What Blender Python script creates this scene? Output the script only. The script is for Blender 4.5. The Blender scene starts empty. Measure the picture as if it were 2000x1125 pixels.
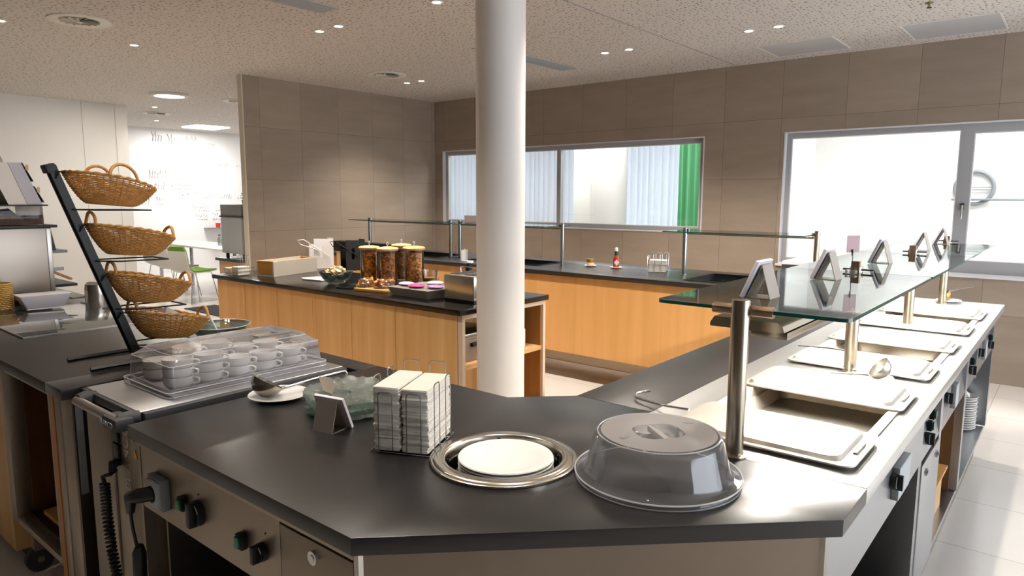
import bpy, bmesh, math, random
from mathutils import Vector, Matrix
from math import sin, cos, pi, radians
random.seed(7)
C = bpy.context.scene.collection
SC = bpy.context.scene
def lin(h, k=1.0):
    h = h.lstrip('#'); v = [int(h[i:i+2], 16)/255 for i in (0, 2, 4)]
    return tuple((c/12.92 if c <= .04045 else ((c+.055)/1.055)**2.4)*k for c in v) + (1.0,)

# ------------------------------------------------------------------ camera, world, light, exposure
F_PX, PITCH, YAW, ROLL, EYE = 1344.4, .1322, .6898, .0024, 1.4956
cam_d = bpy.data.cameras.new('camera'); cam = bpy.data.objects.new('camera', cam_d); C.objects.link(cam)
cam_d.sensor_width = 36; cam_d.lens = 36*F_PX/2000; cam_d.clip_end = 100; cam_d.clip_start = .05
fwd = Vector((-sin(YAW)*cos(PITCH), cos(YAW)*cos(PITCH), -sin(PITCH)))
rgt = Vector((cos(YAW), sin(YAW), 0)); upv = rgt.cross(fwd)
r2 = rgt*cos(ROLL)+upv*sin(ROLL); u2 = -rgt*sin(ROLL)+upv*cos(ROLL)
m = Matrix((r2, u2, -fwd)).transposed().to_4x4(); m.translation = (0, 0, EYE)
cam.matrix_world = m; SC.camera = cam
SC.view_settings.view_transform = 'Standard'; SC.view_settings.look = 'None'
SC.view_settings.gamma = 1; SC.view_settings.use_curve_mapping = False
SC.view_settings.exposure = 0.3
SC.cycles.use_denoising = True
SC.cycles.max_bounces = 10; SC.cycles.diffuse_bounces = 5; SC.cycles.glossy_bounces = 5
SC.cycles.transmission_bounces = 10; SC.cycles.transparent_max_bounces = 16
SC.cycles.caustics_refractive = False; SC.cycles.caustics_reflective = False
SC.cycles.sample_clamp_indirect = 4
W = bpy.data.worlds.new('daylight'); SC.world = W; W.use_nodes = True
W.node_tree.nodes['Background'].inputs[0].default_value = (.84, .91, 1.0, 1)
W.node_tree.nodes['Background'].inputs[1].default_value = 4.4
def area(name, loc, size, power, col=(1, .93, .84), rot=(0, 0, 0), sy=None, spread=None):
    d = bpy.data.lights.new(name, 'AREA'); d.energy = power; d.color = col; d.size = size
    if sy: d.shape = 'RECTANGLE'; d.size_y = sy
    if spread: d.spread = spread
    o = bpy.data.objects.new(name, d); o.location = loc; o.rotation_euler = rot; C.objects.link(o); return o
# daylight portals in the window openings of the place (they only guide the sky's light)
def portal(name, loc, sx, sy, rot):
    o = area(name, loc, sx, 1, (1, 1, 1), rot, sy); o.data.cycles.is_portal = True; return o
portal('portal_right_windows', (3.95, 3.6, 1.35), 2.5, 5.6, (0, radians(90), 0)).rotation_euler = (0, radians(90), 0)

# ------------------------------------------------------------------ materials
def mat(name, col='#808080', rough=.5, metal=0, spec=.5, coat=0, bump=0, bscale=200, var=0, vscale=8, emit=None, es=1, alpha=1, aniso=0, stretch=(1, 1, 1), trans=0, ior=1.45, rvar=0):
    M = bpy.data.materials.new(name); M.use_nodes = True; n = M.node_tree.nodes; l = M.node_tree.links
    b = n['Principled BSDF']; c = lin(col)
    b.inputs['Base Color'].default_value = c; b.inputs['Roughness'].default_value = rough
    b.inputs['Metallic'].default_value = metal; b.inputs['Specular IOR Level'].default_value = spec
    b.inputs['Coat Weight'].default_value = coat; b.inputs['IOR'].default_value = ior
    b.inputs['Transmission Weight'].default_value = trans; b.inputs['Alpha'].default_value = alpha
    if emit: b.inputs['Emission Color'].default_value = lin(emit); b.inputs['Emission Strength'].default_value = es
    tc = n.new('ShaderNodeTexCoord'); mp = n.new('ShaderNodeMapping'); mp.inputs['Scale'].default_value = stretch
    l.new(tc.outputs['Object'], mp.inputs['Vector'])
    nz = n.new('ShaderNodeTexNoise'); nz.inputs['Scale'].default_value = vscale; nz.inputs['Detail'].default_value = 5
    l.new(mp.outputs['Vector'], nz.inputs['Vector'])
    v = max(var, .015)
    mx = n.new('ShaderNodeMix'); mx.data_type = 'RGBA'
    mx.inputs[6].default_value = tuple(x*(1-v) for x in c[:3])+(1,); mx.inputs[7].default_value = tuple(min(1, x*(1+v)) for x in c[:3])+(1,)
    l.new(nz.outputs['Fac'], mx.inputs[0]); l.new(mx.outputs[2], b.inputs['Base Color'])
    if rvar:
        mr = n.new('ShaderNodeMapRange'); mr.inputs[1].default_value = .3; mr.inputs[2].default_value = .7
        mr.inputs[3].default_value = max(0, rough-rvar); mr.inputs[4].default_value = rough+rvar
        l.new(nz.outputs['Fac'], mr.inputs[0]); l.new(mr.outputs[0], b.inputs['Roughness'])
    if bump:
        n2 = n.new('ShaderNodeTexNoise'); n2.inputs['Scale'].default_value = bscale; n2.inputs['Detail'].default_value = 3
        l.new(mp.outputs['Vector'], n2.inputs['Vector'])
        bp = n.new('ShaderNodeBump'); bp.inputs['Strength'].default_value = bump; bp.inputs['Distance'].default_value = .002
        l.new(n2.outputs['Fac'], bp.inputs['Height']); l.new(bp.outputs['Normal'], b.inputs['Normal'])
    return M
def nodes(M): return M.node_tree.nodes, M.node_tree.links, M.node_tree.nodes['Principled BSDF']
def wood(name, c1, c2, scale=1.0, rough=.4, axis='Z', spec=.4):
    M = mat(name, c1, rough, spec=spec); n, l, b = nodes(M)
    tc = n.new('ShaderNodeTexCoord'); mp = n.new('ShaderNodeMapping')
    s = {'Z': (14, 14, .7), 'X': (.7, 14, 14), 'Y': (14, .7, 14)}[axis]; mp.inputs['Scale'].default_value = tuple(x*scale for x in s)
    l.new(tc.outputs['Object'], mp.inputs['Vector'])
    nz = n.new('ShaderNodeTexNoise'); nz.inputs['Scale'].default_value = 1; nz.inputs['Detail'].default_value = 6; nz.inputs['Distortion'].default_value = .6
    l.new(mp.outputs['Vector'], nz.inputs['Vector'])
    r = n.new('ShaderNodeValToRGB'); r.color_ramp.elements[0].position = .3; r.color_ramp.elements[1].position = .68
    r.color_ramp.elements[0].color = lin(c1); r.color_ramp.elements[1].color = lin(c2)
    l.new(nz.outputs['Fac'], r.inputs[0]); l.new(r.outputs[0], b.inputs['Base Color']); return M
def math_n(n, op, a=None, b=None, v=None):
    x = n.new('ShaderNodeMath'); x.operation = op
    if v is not None: x.inputs[1].default_value = v
    return x
def tile(name, c1, c2, joint, ax, off, pitch, zoff=0, zp=None, jw=.004, rough=.5, soft=.5, streak=(1, 1, 1), bumpy=0):
    """square tiles with thin joints: first axis ax with offset off, second axis zoff"""
    M = mat(name, c1, rough); n, l, b = nodes(M); zp = zp or pitch
    tc = n.new('ShaderNodeTexCoord'); sp = n.new('ShaderNodeSeparateXYZ'); l.new(tc.outputs['Object'], sp.inputs[0])
    a2 = 'Z' if ax[1:] == '' else ax[1]
    fr = []; cells = []
    for axis, o, p in ((ax[0], off, pitch), (a2, zoff, zp)):
        s = math_n(n, 'SUBTRACT', v=o); l.new(sp.outputs[axis], s.inputs[0])
        d = math_n(n, 'DIVIDE', v=p); l.new(s.outputs[0], d.inputs[0])
        fl = math_n(n, 'FLOOR'); l.new(d.outputs[0], fl.inputs[0]); cells.append(fl)
        f = math_n(n, 'FRACT'); l.new(d.outputs[0], f.inputs[0])
        s2 = math_n(n, 'SUBTRACT', v=.5); l.new(f.outputs[0], s2.inputs[0]); ab = math_n(n, 'ABSOLUTE'); l.new(s2.outputs[0], ab.inputs[0])
        g = math_n(n, 'GREATER_THAN', v=.5-jw/2/p); l.new(ab.outputs[0], g.inputs[0]); fr.append(g)
    mxm = math_n(n, 'MAXIMUM'); l.new(fr[0].outputs[0], mxm.inputs[0]); l.new(fr[1].outputs[0], mxm.inputs[1])
    cx = n.new('ShaderNodeCombineXYZ'); l.new(cells[0].outputs[0], cx.inputs[0]); l.new(cells[1].outputs[0], cx.inputs[1])
    wn = n.new('ShaderNodeTexWhiteNoise'); l.new(cx.outputs[0], wn.inputs[0])
    mp = n.new('ShaderNodeMapping'); mp.inputs['Scale'].default_value = streak; mp.inputs['Rotation'].default_value = (.35, .35, 0)
    l.new(tc.outputs['Object'], mp.inputs['Vector'])
    va = n.new('ShaderNodeVectorMath'); va.operation = 'ADD'; l.new(mp.outputs[0], va.inputs[0])
    vm = n.new('ShaderNodeVectorMath'); vm.operation = 'SCALE'; vm.inputs[3].default_value = 5; l.new(wn.outputs[1], vm.inputs[0]); l.new(vm.outputs[0], va.inputs[1])
    nz = n.new('ShaderNodeTexNoise'); nz.inputs['Scale'].default_value = 1.6; nz.inputs['Detail'].default_value = 7; nz.inputs['Roughness'].default_value = .6
    l.new(va.outputs[0], nz.inputs['Vector'])
    r = n.new('ShaderNodeValToRGB'); r.color_ramp.elements[0].position = .5-soft/2; r.color_ramp.elements[1].position = .5+soft/2
    r.color_ramp.elements[0].color = lin(c1); r.color_ramp.elements[1].color = lin(c2); l.new(nz.outputs['Fac'], r.inputs[0])
    m1 = n.new('ShaderNodeMix'); m1.data_type = 'RGBA'; m1.blend_type = 'MULTIPLY'; m1.inputs[0].default_value = 1
    rr = n.new('ShaderNodeMapRange'); rr.inputs[3].default_value = .95; rr.inputs[4].default_value = 1.04; l.new(wn.outputs[0], rr.inputs[0])
    l.new(r.outputs[0], m1.inputs[6]); l.new(rr.outputs[0], m1.inputs[7])
    m2 = n.new('ShaderNodeMix'); m2.data_type = 'RGBA'; m2.inputs[7].default_value = lin(joint)
    l.new(mxm.outputs[0], m2.inputs[0]); l.new(m1.outputs[2], m2.inputs[6]); l.new(m2.outputs[2], b.inputs['Base Color']); return M
def clear(name, tint='#ffffff', gloss=.12, rough=.02, edge=.35, haze=0, bmp=.02, bsc=30):
    """clear glass or plastic: see-through with fresnel reflections (straight-through, so what lies behind stays in place)"""
    M = bpy.data.materials.new(name); M.use_nodes = True; n = M.node_tree.nodes; l = M.node_tree.links
    n.remove(n['Principled BSDF']); out = n['Material Output']
    t = n.new('ShaderNodeBsdfTransparent'); t.inputs[0].default_value = lin(tint)
    g = n.new('ShaderNodeBsdfGlossy'); g.inputs['Roughness'].default_value = rough; g.inputs[0].default_value = (1, 1, 1, 1)
    lw = n.new('ShaderNodeLayerWeight'); lw.inputs[0].default_value = edge
    nz = n.new('ShaderNodeTexNoise'); nz.inputs['Scale'].default_value = bsc
    bp = n.new('ShaderNodeBump'); bp.inputs['Strength'].default_value = bmp; l.new(nz.outputs['Fac'], bp.inputs['Height']); l.new(bp.outputs[0], g.inputs['Normal'])
    ml = n.new('ShaderNodeMath'); ml.operation = 'MULTIPLY_ADD'; ml.inputs[1].default_value = 1-gloss; ml.inputs[2].default_value = gloss*.4
    l.new(lw.outputs['Fresnel'], ml.inputs[0])
    mx = n.new('ShaderNodeMixShader'); l.new(ml.outputs[0], mx.inputs[0]); l.new(t.outputs[0], mx.inputs[1]); l.new(g.outputs[0], mx.inputs[2])
    last = mx
    if haze:
        df = n.new('ShaderNodeBsdfDiffuse'); df.inputs[0].default_value = (.93, .92, .94, 1); tr = n.new('ShaderNodeBsdfTranslucent'); tr.inputs[0].default_value = (.93, .92, .94, 1)
        ad = n.new('ShaderNodeMixShader'); ad.inputs[0].default_value = .4; l.new(df.outputs[0], ad.inputs[1]); l.new(tr.outputs[0], ad.inputs[2])
        m3 = n.new('ShaderNodeMixShader'); m3.inputs[0].default_value = haze; l.new(mx.outputs[0], m3.inputs[1]); l.new(ad.outputs[0], m3.inputs[2]); last = m3
    l.new(last.outputs[0], out.inputs['Surface']); return M
m_top = mat('black_laminate', '#1a1818', .31, spec=.8, bump=.12, bscale=520, var=.03, vscale=30)
m_steel = mat('brushed_steel', '#b9b4ab', .3, 1, bump=.08, bscale=90, stretch=(1, 1, 40), var=.05, vscale=5)
m_steelc = mat('cool_brushed_steel', '#b7babf', .32, 1, bump=.06, bscale=90, stretch=(1, 1, 40), var=.04, vscale=5)
m_steelw = mat('worn_steel', '#a79c8c', .42, 1, bump=.05, bscale=60, var=.12, vscale=6)
m_steelt = mat('steel_top', '#cfcfcf', .33, 1, bump=.05, bscale=300, var=.05, vscale=7)
m_lid = mat('matt_steel_lid', '#c9c4bb', .45, 1, bump=.05, bscale=300, var=.03)
m_pan = mat('pan_steel', '#c8c1b5', .22, 1, var=.05)
m_panw = mat('well_pan_steel', '#ddd5c8', .35, .65, var=.05)
m_chrome = mat('chrome', '#d6d6d8', .12, 1)
m_post = mat('satin_steel_post', '#b5aa98', .26, 1, bump=.05, bscale=80, stretch=(1, 1, 30))
m_dark = mat('dark_steel', '#5a5550', .35, 1)
m_black = mat('black_plastic', '#0c0c0d', .4)
m_bmetal = mat('black_metal', '#141416', .45, spec=.4)
m_rub = mat('grey_rubber', '#3f3f42', .6)
m_green = mat('green_lens', '#0c6a4c', .25)
m_white = mat('white_paint', '#e9e7e4', .55)
m_wcol = mat('column_paint', '#e2dcd6', .5, bump=.05)
m_por = mat('white_porcelain', '#f0eeea', .15, spec=.6)
m_nap = mat('paper_napkin', '#e3ddd2', .9, bump=.3, bscale=120, var=.05, vscale=60, stretch=(1, 1, 6))
m_grey = mat('grey_plastic', '#7c7f82', .45)
m_lgrey = mat('light_grey_plastic', '#a9b0b5', .4)
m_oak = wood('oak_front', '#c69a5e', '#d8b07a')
m_oakx = wood('oak_shelf', '#b98d5c', '#d3ab78', axis='Y')
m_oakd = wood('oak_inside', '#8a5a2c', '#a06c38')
m_ply = wood('pale_crate_wood', '#cdb48f', '#e2cfae', axis='Y', rough=.6)
m_bam = wood('bamboo', '#c08c48', '#d9a862', axis='X')
m_lidw = wood('beech_lid', '#d9a266', '#e9bb82', axis='X')
m_wick = mat('wicker', '#b98648', .55, var=.45, vscale=55, bump=.3, bscale=200)
m_wickl = mat('pale_wicker', '#c9a158', .6, var=.3, vscale=60)
m_glass = clear('glass_shelf', '#f2fbf8', gloss=.18, edge=.52)
m_gedge = mat('glass_edge', '#0d4a41', .12, spec=.8)
m_acr = clear('clear_acrylic', '#fafafb', gloss=.08, rough=.05, edge=.2, haze=.05)
m_acr2 = clear('hazy_acrylic', '#fbfafb', gloss=.10, rough=.06, edge=.22, haze=.13)
m_win = clear('window_glass', '#f8fbfb', gloss=.08, edge=.12)
m_tile = tile('stone_tile_back', '#8c7e70', '#9b8d7f', '#6f645a', 'X', -1.694, .5575, 0, .556, streak=(1, 1, 5))
m_tiles = tile('stone_tile_side', '#8c7e70', '#9b8d7f', '#6f645a', 'Y', 4.101, .507, 0, .556, streak=(1, 1, 5))
m_floor = tile('floor_tile', '#d9d3cc', '#e2dcd6', '#b5aea6', 'XY', -.4, 1.14, 3.394, .566, jw=.005, rough=.22)
def ceil_mat():
    M = mat('perforated_plaster', '#e4e0da', .9, spec=.1); n, l, b = nodes(M)
    tc = n.new('ShaderNodeTexCoord'); mp = n.new('ShaderNodeMapping'); mp.inputs['Scale'].default_value = (30, 23, 0)
    l.new(tc.outputs['Object'], mp.inputs['Vector'])
    vo = n.new('ShaderNodeTexVoronoi'); vo.voronoi_dimensions = '2D'; vo.inputs['Scale'].default_value = 1; vo.inputs['Randomness'].default_value = .85
    l.new(mp.outputs[0], vo.inputs['Vector'])
    sp = n.new('ShaderNodeSeparateColor'); l.new(vo.outputs['Color'], sp.inputs[0])
    rad = n.new('ShaderNodeMapRange'); rad.inputs[3].default_value = .08; rad.inputs[4].default_value = .25; l.new(sp.outputs[0], rad.inputs[0])
    lt = n.new('ShaderNodeMath'); lt.operation = 'LESS_THAN'; l.new(vo.outputs['Distance'], lt.inputs[0]); l.new(rad.outputs[0], lt.inputs[1])
    mx = n.new('ShaderNodeMix'); mx.data_type = 'RGBA'; mx.inputs[6].default_value = lin('#d6d0ca'); mx.inputs[7].default_value = lin('#8d857d')
    l.new(lt.outputs[0], mx.inputs[0]); l.new(mx.outputs[2], b.inputs['Base Color']); return M
m_ceil = ceil_mat()

# ------------------------------------------------------------------ mesh helpers
class B:
    def __init__(s): s.bm = bmesh.new(); s.soft = False
    def box(s, x0, y0, z0, x1, y1, z1):
        return s.prism([(x0, y0), (x1, y0), (x1, y1), (x0, y1)], z0, z1)
    def cb(s, c, d, rz=0, rx=0, ry=0):
        v = bmesh.ops.create_cube(s.bm, size=1)['verts']
        M = Matrix.Translation(c) @ Matrix.Rotation(rz, 4, 'Z') @ Matrix.Rotation(ry, 4, 'Y') @ Matrix.Rotation(rx, 4, 'X') @ Matrix.Diagonal((*d, 1))
        bmesh.ops.transform(s.bm, matrix=M, verts=v); return s
    def prism(s, pts, z0, z1, top=None):
        top = top or pts
        a = [s.bm.verts.new((p[0], p[1], z0)) for p in pts]; b = [s.bm.verts.new((p[0], p[1], z1)) for p in top]
        k = len(pts); s.bm.faces.new(a[::-1]); s.bm.faces.new(b)
        for i in range(k): s.bm.faces.new((a[i], a[(i+1) % k], b[(i+1) % k], b[i]))
        return s
    def holed(s, outer, holes, z0, z1, T=None):
        """a slab with holes; T maps (u,v,w) to xyz"""
        T = T or (lambda u, v, w: (u, v, w)); loops = [outer]+holes; ed = {}; vs = {}
        for z in (z0, z1):
            es = []; vs[z] = []
            for lp in loops:
                v = [s.bm.verts.new(T(p[0], p[1], z)) for p in lp]; vs[z].append(v)
                es += [s.bm.edges.new((v[i], v[(i+1) % len(v)])) for i in range(len(v))]
            bmesh.ops.triangle_fill(s.bm, use_beauty=True, use_dissolve=False, edges=es)
        for a, b in zip(vs[z0], vs[z1]):
            for i in range(len(a)): s.bm.faces.new((a[i], a[(i+1) % len(a)], b[(i+1) % len(a)], b[i]))
        return s
    def cyl(s, c, r, h, ax='z', seg=24, r2=None):
        r2 = r if r2 is None else r2
        v = bmesh.ops.create_cone(s.bm, cap_ends=True, segments=seg, radius1=r, radius2=r2, depth=h)['verts']
        R = {'z': Matrix(), 'x': Matrix.Rotation(pi/2, 4, 'Y'), 'y': Matrix.Rotation(-pi/2, 4, 'X')}[ax]
        bmesh.ops.transform(s.bm, matrix=Matrix.Translation(c) @ R @ Matrix.Translation((0, 0, h/2)), verts=v); return s
    def lathe(s, prof, c=(0, 0, 0), seg=40, closed=False):
        s.soft = True
        rings = []
        for r, z in prof:
            if r < 1e-5: rings.append([s.bm.verts.new((c[0], c[1], c[2]+z))])
            else: rings.append([s.bm.verts.new((c[0]+r*cos(2*pi*i/seg), c[1]+r*sin(2*pi*i/seg), c[2]+z)) for i in range(seg)])
        pr = list(zip(rings, rings[1:])) + ([(rings[-1], rings[0])] if closed else [])
        for a, b in pr:
            for i in range(seg):
                j = (i+1) % seg
                if len(a) == 1 and len(b) == 1: continue
                if len(a) == 1: s.bm.faces.new((a[0], b[j], b[i]))
                elif len(b) == 1: s.bm.faces.new((a[i], a[j], b[0]))
                else: s.bm.faces.new((a[i], a[j], b[j], b[i]))
        return s
    def tube(s, pts, r, seg=8, closed=False, rr=None):
        s.soft = True
        pts = [Vector(p) for p in pts]; k = len(pts); rings = []; pn = None
        for i, p in enumerate(pts):
            a = pts[(i-1) % k] if (closed or i > 0) else p; b = pts[(i+1) % k] if (closed or i < k-1) else p
            t = (b-a).normalized()
            if pn is None:
                q = Vector((0, 0, 1)) if abs(t.z) < .9 else Vector((1, 0, 0)); nn = t.cross(q).normalized()
            else: nn = (pn - t*pn.dot(t)).normalized()
            pn = nn; bb = t.cross(nn); R = rr[i] if rr else r
            rings.append([s.bm.verts.new(p+nn*R*cos(2*pi*j/seg)+bb*R*sin(2*pi*j/seg)) for j in range(seg)])
        for i in range(k if closed else k-1):
            a = rings[i]; b = rings[(i+1) % k]
            for j in range(seg): s.bm.faces.new((a[j], a[(j+1) % seg], b[(j+1) % seg], b[j]))
        if not closed: s.bm.faces.new(rings[0][::-1]); s.bm.faces.new(rings[-1])
        return s
    def ball(s, c, r, seg=16, sc=(1, 1, 1)):
        v = bmesh.ops.create_uvsphere(s.bm, u_segments=seg, v_segments=max(6, seg//2), radius=r)['verts']
        bmesh.ops.transform(s.bm, matrix=Matrix.Translation(c) @ Matrix.Diagonal((*sc, 1)), verts=v); return s
    def xf(s, M): bmesh.ops.transform(s.bm, matrix=M, verts=s.bm.verts); return s
    def o(s, name, mtl, par=None, bev=0, sharp=None, org=None):
        bm = s.bm; sharp = sharp or (.3 if bev else .85 if s.soft else .6)
        if par is not None and org is None and not par.get('_l'): org = par.location
        if org is not None: bmesh.ops.translate(bm, verts=bm.verts, vec=-Vector(org))
        bmesh.ops.recalc_face_normals(bm, faces=bm.faces)
        if bev: bmesh.ops.bevel(bm, geom=[e for e in bm.edges if e.is_manifold and e.calc_face_angle(0) > .5], offset=bev, segments=2, profile=.6, affect='EDGES', clamp_overlap=True)
        for f in bm.faces: f.smooth = True
        for e in bm.edges:
            if e.is_manifold and e.calc_face_angle(0) > sharp: e.smooth = False
        me = bpy.data.meshes.new(name); bm.to_mesh(me); bm.free()
        for mm in (mtl if isinstance(mtl, (list, tuple)) else [mtl]): me.materials.append(mm)
        ob = bpy.data.objects.new(name, me); C.objects.link(ob)
        if par is not None: ob.parent = par
        return ob
def thing(name, label, cat, loc=(0, 0, 0), rz=0, group=None, local=False):
    o = bpy.data.objects.new(name, None); C.objects.link(o); o.location = loc; o.rotation_euler = (0, 0, rz)
    o['label'] = label; o['category'] = cat; o.empty_display_size = .05
    if group: o['group'] = group
    if local: o['_l'] = 1
    return o
def tag(o, label, cat, group=None, loc=None, rz=0):
    o['label'] = label; o['category'] = cat
    if group: o['group'] = group
    if loc is not None: o.location = loc; o.rotation_euler = (0, 0, rz)
    return o
def st(o): o['kind'] = 'structure'; return o
def dup(root, loc, rz=None, label=None, group=None):
    r = root.copy(); C.objects.link(r); r.location = loc
    if rz is not None: r.rotation_euler = (0, 0, rz)
    if label: r['label'] = label
    if group: r['group'] = group
    for ch in list(root.children):
        c = ch.copy(); C.objects.link(c); c.parent = r
        for g in ch.children: d = g.copy(); C.objects.link(d); d.parent = c
    return r
def arc(c, r, a0, a1, n, f=lambda u, v: (u, v, 0)):
    return [f(c[0]+r*cos(a0+(a1-a0)*i/n), c[1]+r*sin(a0+(a1-a0)*i/n)) for i in range(n+1)]
def rrect(x0, y0, x1, y1, r, n=5):
    P = []
    for cx, cy, a in ((x1-r, y0+r, -pi/2), (x1-r, y1-r, 0), (x0+r, y1-r, pi/2), (x0+r, y0+r, pi)):
        P += [(cx+r*cos(a+pi/2*i/n), cy+r*sin(a+pi/2*i/n)) for i in range(n+1)]
    return P
def text_mesh(s, size, depth=.0006, italic=False):
    cu = bpy.data.curves.new('t', 'FONT'); cu.body = s; cu.size = size; cu.extrude = depth; cu.align_x = 'CENTER'; cu.align_y = 'CENTER'
    if italic: cu.shear = .4
    ob = bpy.data.objects.new('t', cu); me = bpy.data.meshes.new_from_object(ob)
    bpy.data.objects.remove(ob); bpy.data.curves.remove(cu)
    b = B(); b.bm.from_mesh(me); bpy.data.meshes.remove(me); return b

# ------------------------------------------------------------------ structure
ZC = 2.752; YB = 6.689; XS = -6.888
st(B().box(-14, -3, -.12, 4, 10.6, 0).o('floor', m_floor))
st(B().box(-14, -3, ZC, 4, 10.6, ZC+.15).o('ceiling', m_ceil))
def wall_xz(name, x0, x1, y0, y1, holes, mtl, z1=ZC):
    b = B().holed([(x0, 0), (x1, 0), (x1, z1), (x0, z1)], [[(a, c), (b_, c), (b_, d), (a, d)] for a, c, b_, d in holes], y0, y1, lambda u, v, w: (u, w, v))
    return st(b.o(name, mtl))
def wall_yz(name, y0, y1, x0, x1, holes, mtl, z1=ZC):
    b = B().holed([(y0, 0), (y1, 0), (y1, z1), (y0, z1)], [[(a, c), (b_, c), (b_, d), (a, d)] for a, c, b_, d in holes], x0, x1, lambda u, v, w: (w, u, v))
    return st(b.o(name, mtl))
W1 = (-6.74, 1.125, -3.005, 2.1); W2 = (-2.217, .868, 2.2, 2.097)
wall_xz('wall_back', XS, 3.9, YB, YB+.14, [W1, W2], m_tile)
wall_yz('wall_side', 3.915, YB+.14, XS-.002, XS-.076, [], m_tiles)
st(B().box(XS-.078, 3.9, 0, XS+.001, 3.914, ZC).o('trim_1', mat('pale_end_trim', '#cfc6b6', .5)))
wall_xz('wall_front', -13.9, 3.9, -2.9, -2.8, [], mat('brown_wall', '#5d5347', .7))
wall_yz('wall_right', -3, 10.5, 3.9, 4.0, [(.8, .1, 6.4, 2.6), (7.2, .3, 10.2, 2.6)], m_white)
wall_yz('wall_left', -2.8, 4.205, -10.62, -10.52, [(.9, .0, 2.1, 2.05)], m_white)
st(B().box(-10.518, 4.045, 0, -10.515, 4.05, ZC).box(-10.518, 3.63, 0, -10.515, 3.634, ZC).o('trim_2', mat('panel_joint', '#b9b5ae', .6)))
wall_yz('wall_dining', -2.8, 10.5, -13.9, -13.6, [], mat('dining_wall_white', '#f1f0ef', .5))
wall_xz('wall_dining_end', -13.9, XS, 10.4, 10.5, [(-12.0, .9, -7.2, 2.4)], m_white)
wall_xz('wall_sheer_room', XS, -2.7, 10.2, 10.3, [(-6.7, .1, -2.9, 2.65)], m_white)
wall_xz('wall_white_room', -2.6, 3.9, 9.0, 9.1, [], m_white)
wall_yz('wall_partition', YB+.14, 10.3, -2.72, -2.6, [], m_white)
# door in the left wall, frosted glass
def_door = st(B().box(-10.6, .93, 0, -10.56, 2.07, 2.02).o('door_1', mat('frosted_door', '#aebdbd', .25)))
d = B().tube([(-10.53, 1.9, .95), (-10.5, 1.9, .95), (-10.5, 1.9, 1.15), (-10.53, 1.9, 1.15)], .008).o('door_handle', m_chrome, def_door, org=(0, 0, 0))
# ceiling seam, skirting
st(B().box(-2.705, 1.0, ZC-.002, -2.699, YB, ZC+.001).o('trim_3', m_grey))
portal('portal_dining', (-9.6, 10.35, 1.65), 4.8, 1.5, (radians(-90), 0, 0))
portal('portal_sheer_room', (-4.8, 10.15, 1.4), 3.8, 2.5, (radians(-90), 0, 0))
portal('portal_white_room', (3.85, 8.7, 1.45), 2.3, 3, (0, radians(90), 0))

# windows
m_fr = mat('window_frame_grey', '#a2a4a8', .4)
m_frw = mat('window_reveal', '#d9d9db', .5)
def window(name, x0, z0, x1, z1, splits, sash, handle=None):
    y = YB+.035
    rv = B().holed([(x0, z0), (x1, z0), (x1, z1), (x0, z1)], [[(x0+.012, z0+.012), (x1-.012, z0+.012), (x1-.012, z1-.012), (x0+.012, z1-.012)]], YB-.004, YB+.14, lambda u, v, w: (u, w, v))
    w = st(rv.o(name, m_frw))
    xs = [x0+.012]+splits+[x1-.012]; t = .045
    holes = []
    for a, b_, sa in zip(xs, xs[1:], sash):
        k = t*(2.2 if sa else 1); k2 = .02 if a != xs[0] else 0
        holes.append((a+(t if a == xs[0] else t*.5)+ (0 if not sa else .05), z0+.012+k, b_-(t if b_ == xs[-1] else t*.5)-(0 if not sa else .05), z1-.012-(t if not sa else t*1.6)))
    f = B().holed([(xs[0], z0+.012), (xs[-1], z0+.012), (xs[-1], z1-.012), (xs[0], z1-.012)], [[(a, c), (b_, c), (b_, d_), (a, d_)] for a, c, b_, d_ in holes], y+.01, y+.07, lambda u, v, w_: (u, w_, v))
    f.o('window_frame', m_fr, w, bev=.004, org=(0, 0, 0))
    for a, c, b_, d_ in holes:
        B().box(a-.006, y+.035, c-.006, b_+.006, y+.043, d_+.006).o('pane', m_win, w, org=(0, 0, 0))
        B().holed([(a, c), (b_, c), (b_, d_), (a, d_)], [[(a+.008, c+.008), (b_-.008, c+.008), (b_-.008, d_-.008), (a+.008, d_-.008)]], y+.012, y+.034, lambda u, v, w_: (u, w_, v)).o('glazing_bead', m_white, w, org=(0, 0, 0))
    if handle:
        hx, hz = handle
        B().cb((hx, y+.002, hz), (.025, .012, .06)).tube([(hx, y, hz+.01), (hx, y-.03, hz+.01), (hx, y-.035, hz-.1)], .007).o('window_handle', m_chrome, w, org=(0, 0, 0))
    return w
window('window_1', *W1, [-4.84], (False, False))
window('window_2', *W2, [-.80], (False, True), (-.77, 1.42))
# sill strips
st(B().box(W2[0]-.02, YB-.02, W2[1]-.02, 2.2, YB+.002, W2[1]).o('trim_4', m_frw))
# ------------------------------------------------------------------ column
O0 = (0, 0, 0)
CX, CY, CR = -2.262, 2.65, .1225
tag(B().cyl((0, 0, .002), CR, ZC-.004, seg=64).o('column', m_wcol), 'round white-painted column rising from floor to ceiling in the middle', 'column', loc=(CX, CY, 0))

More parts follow.
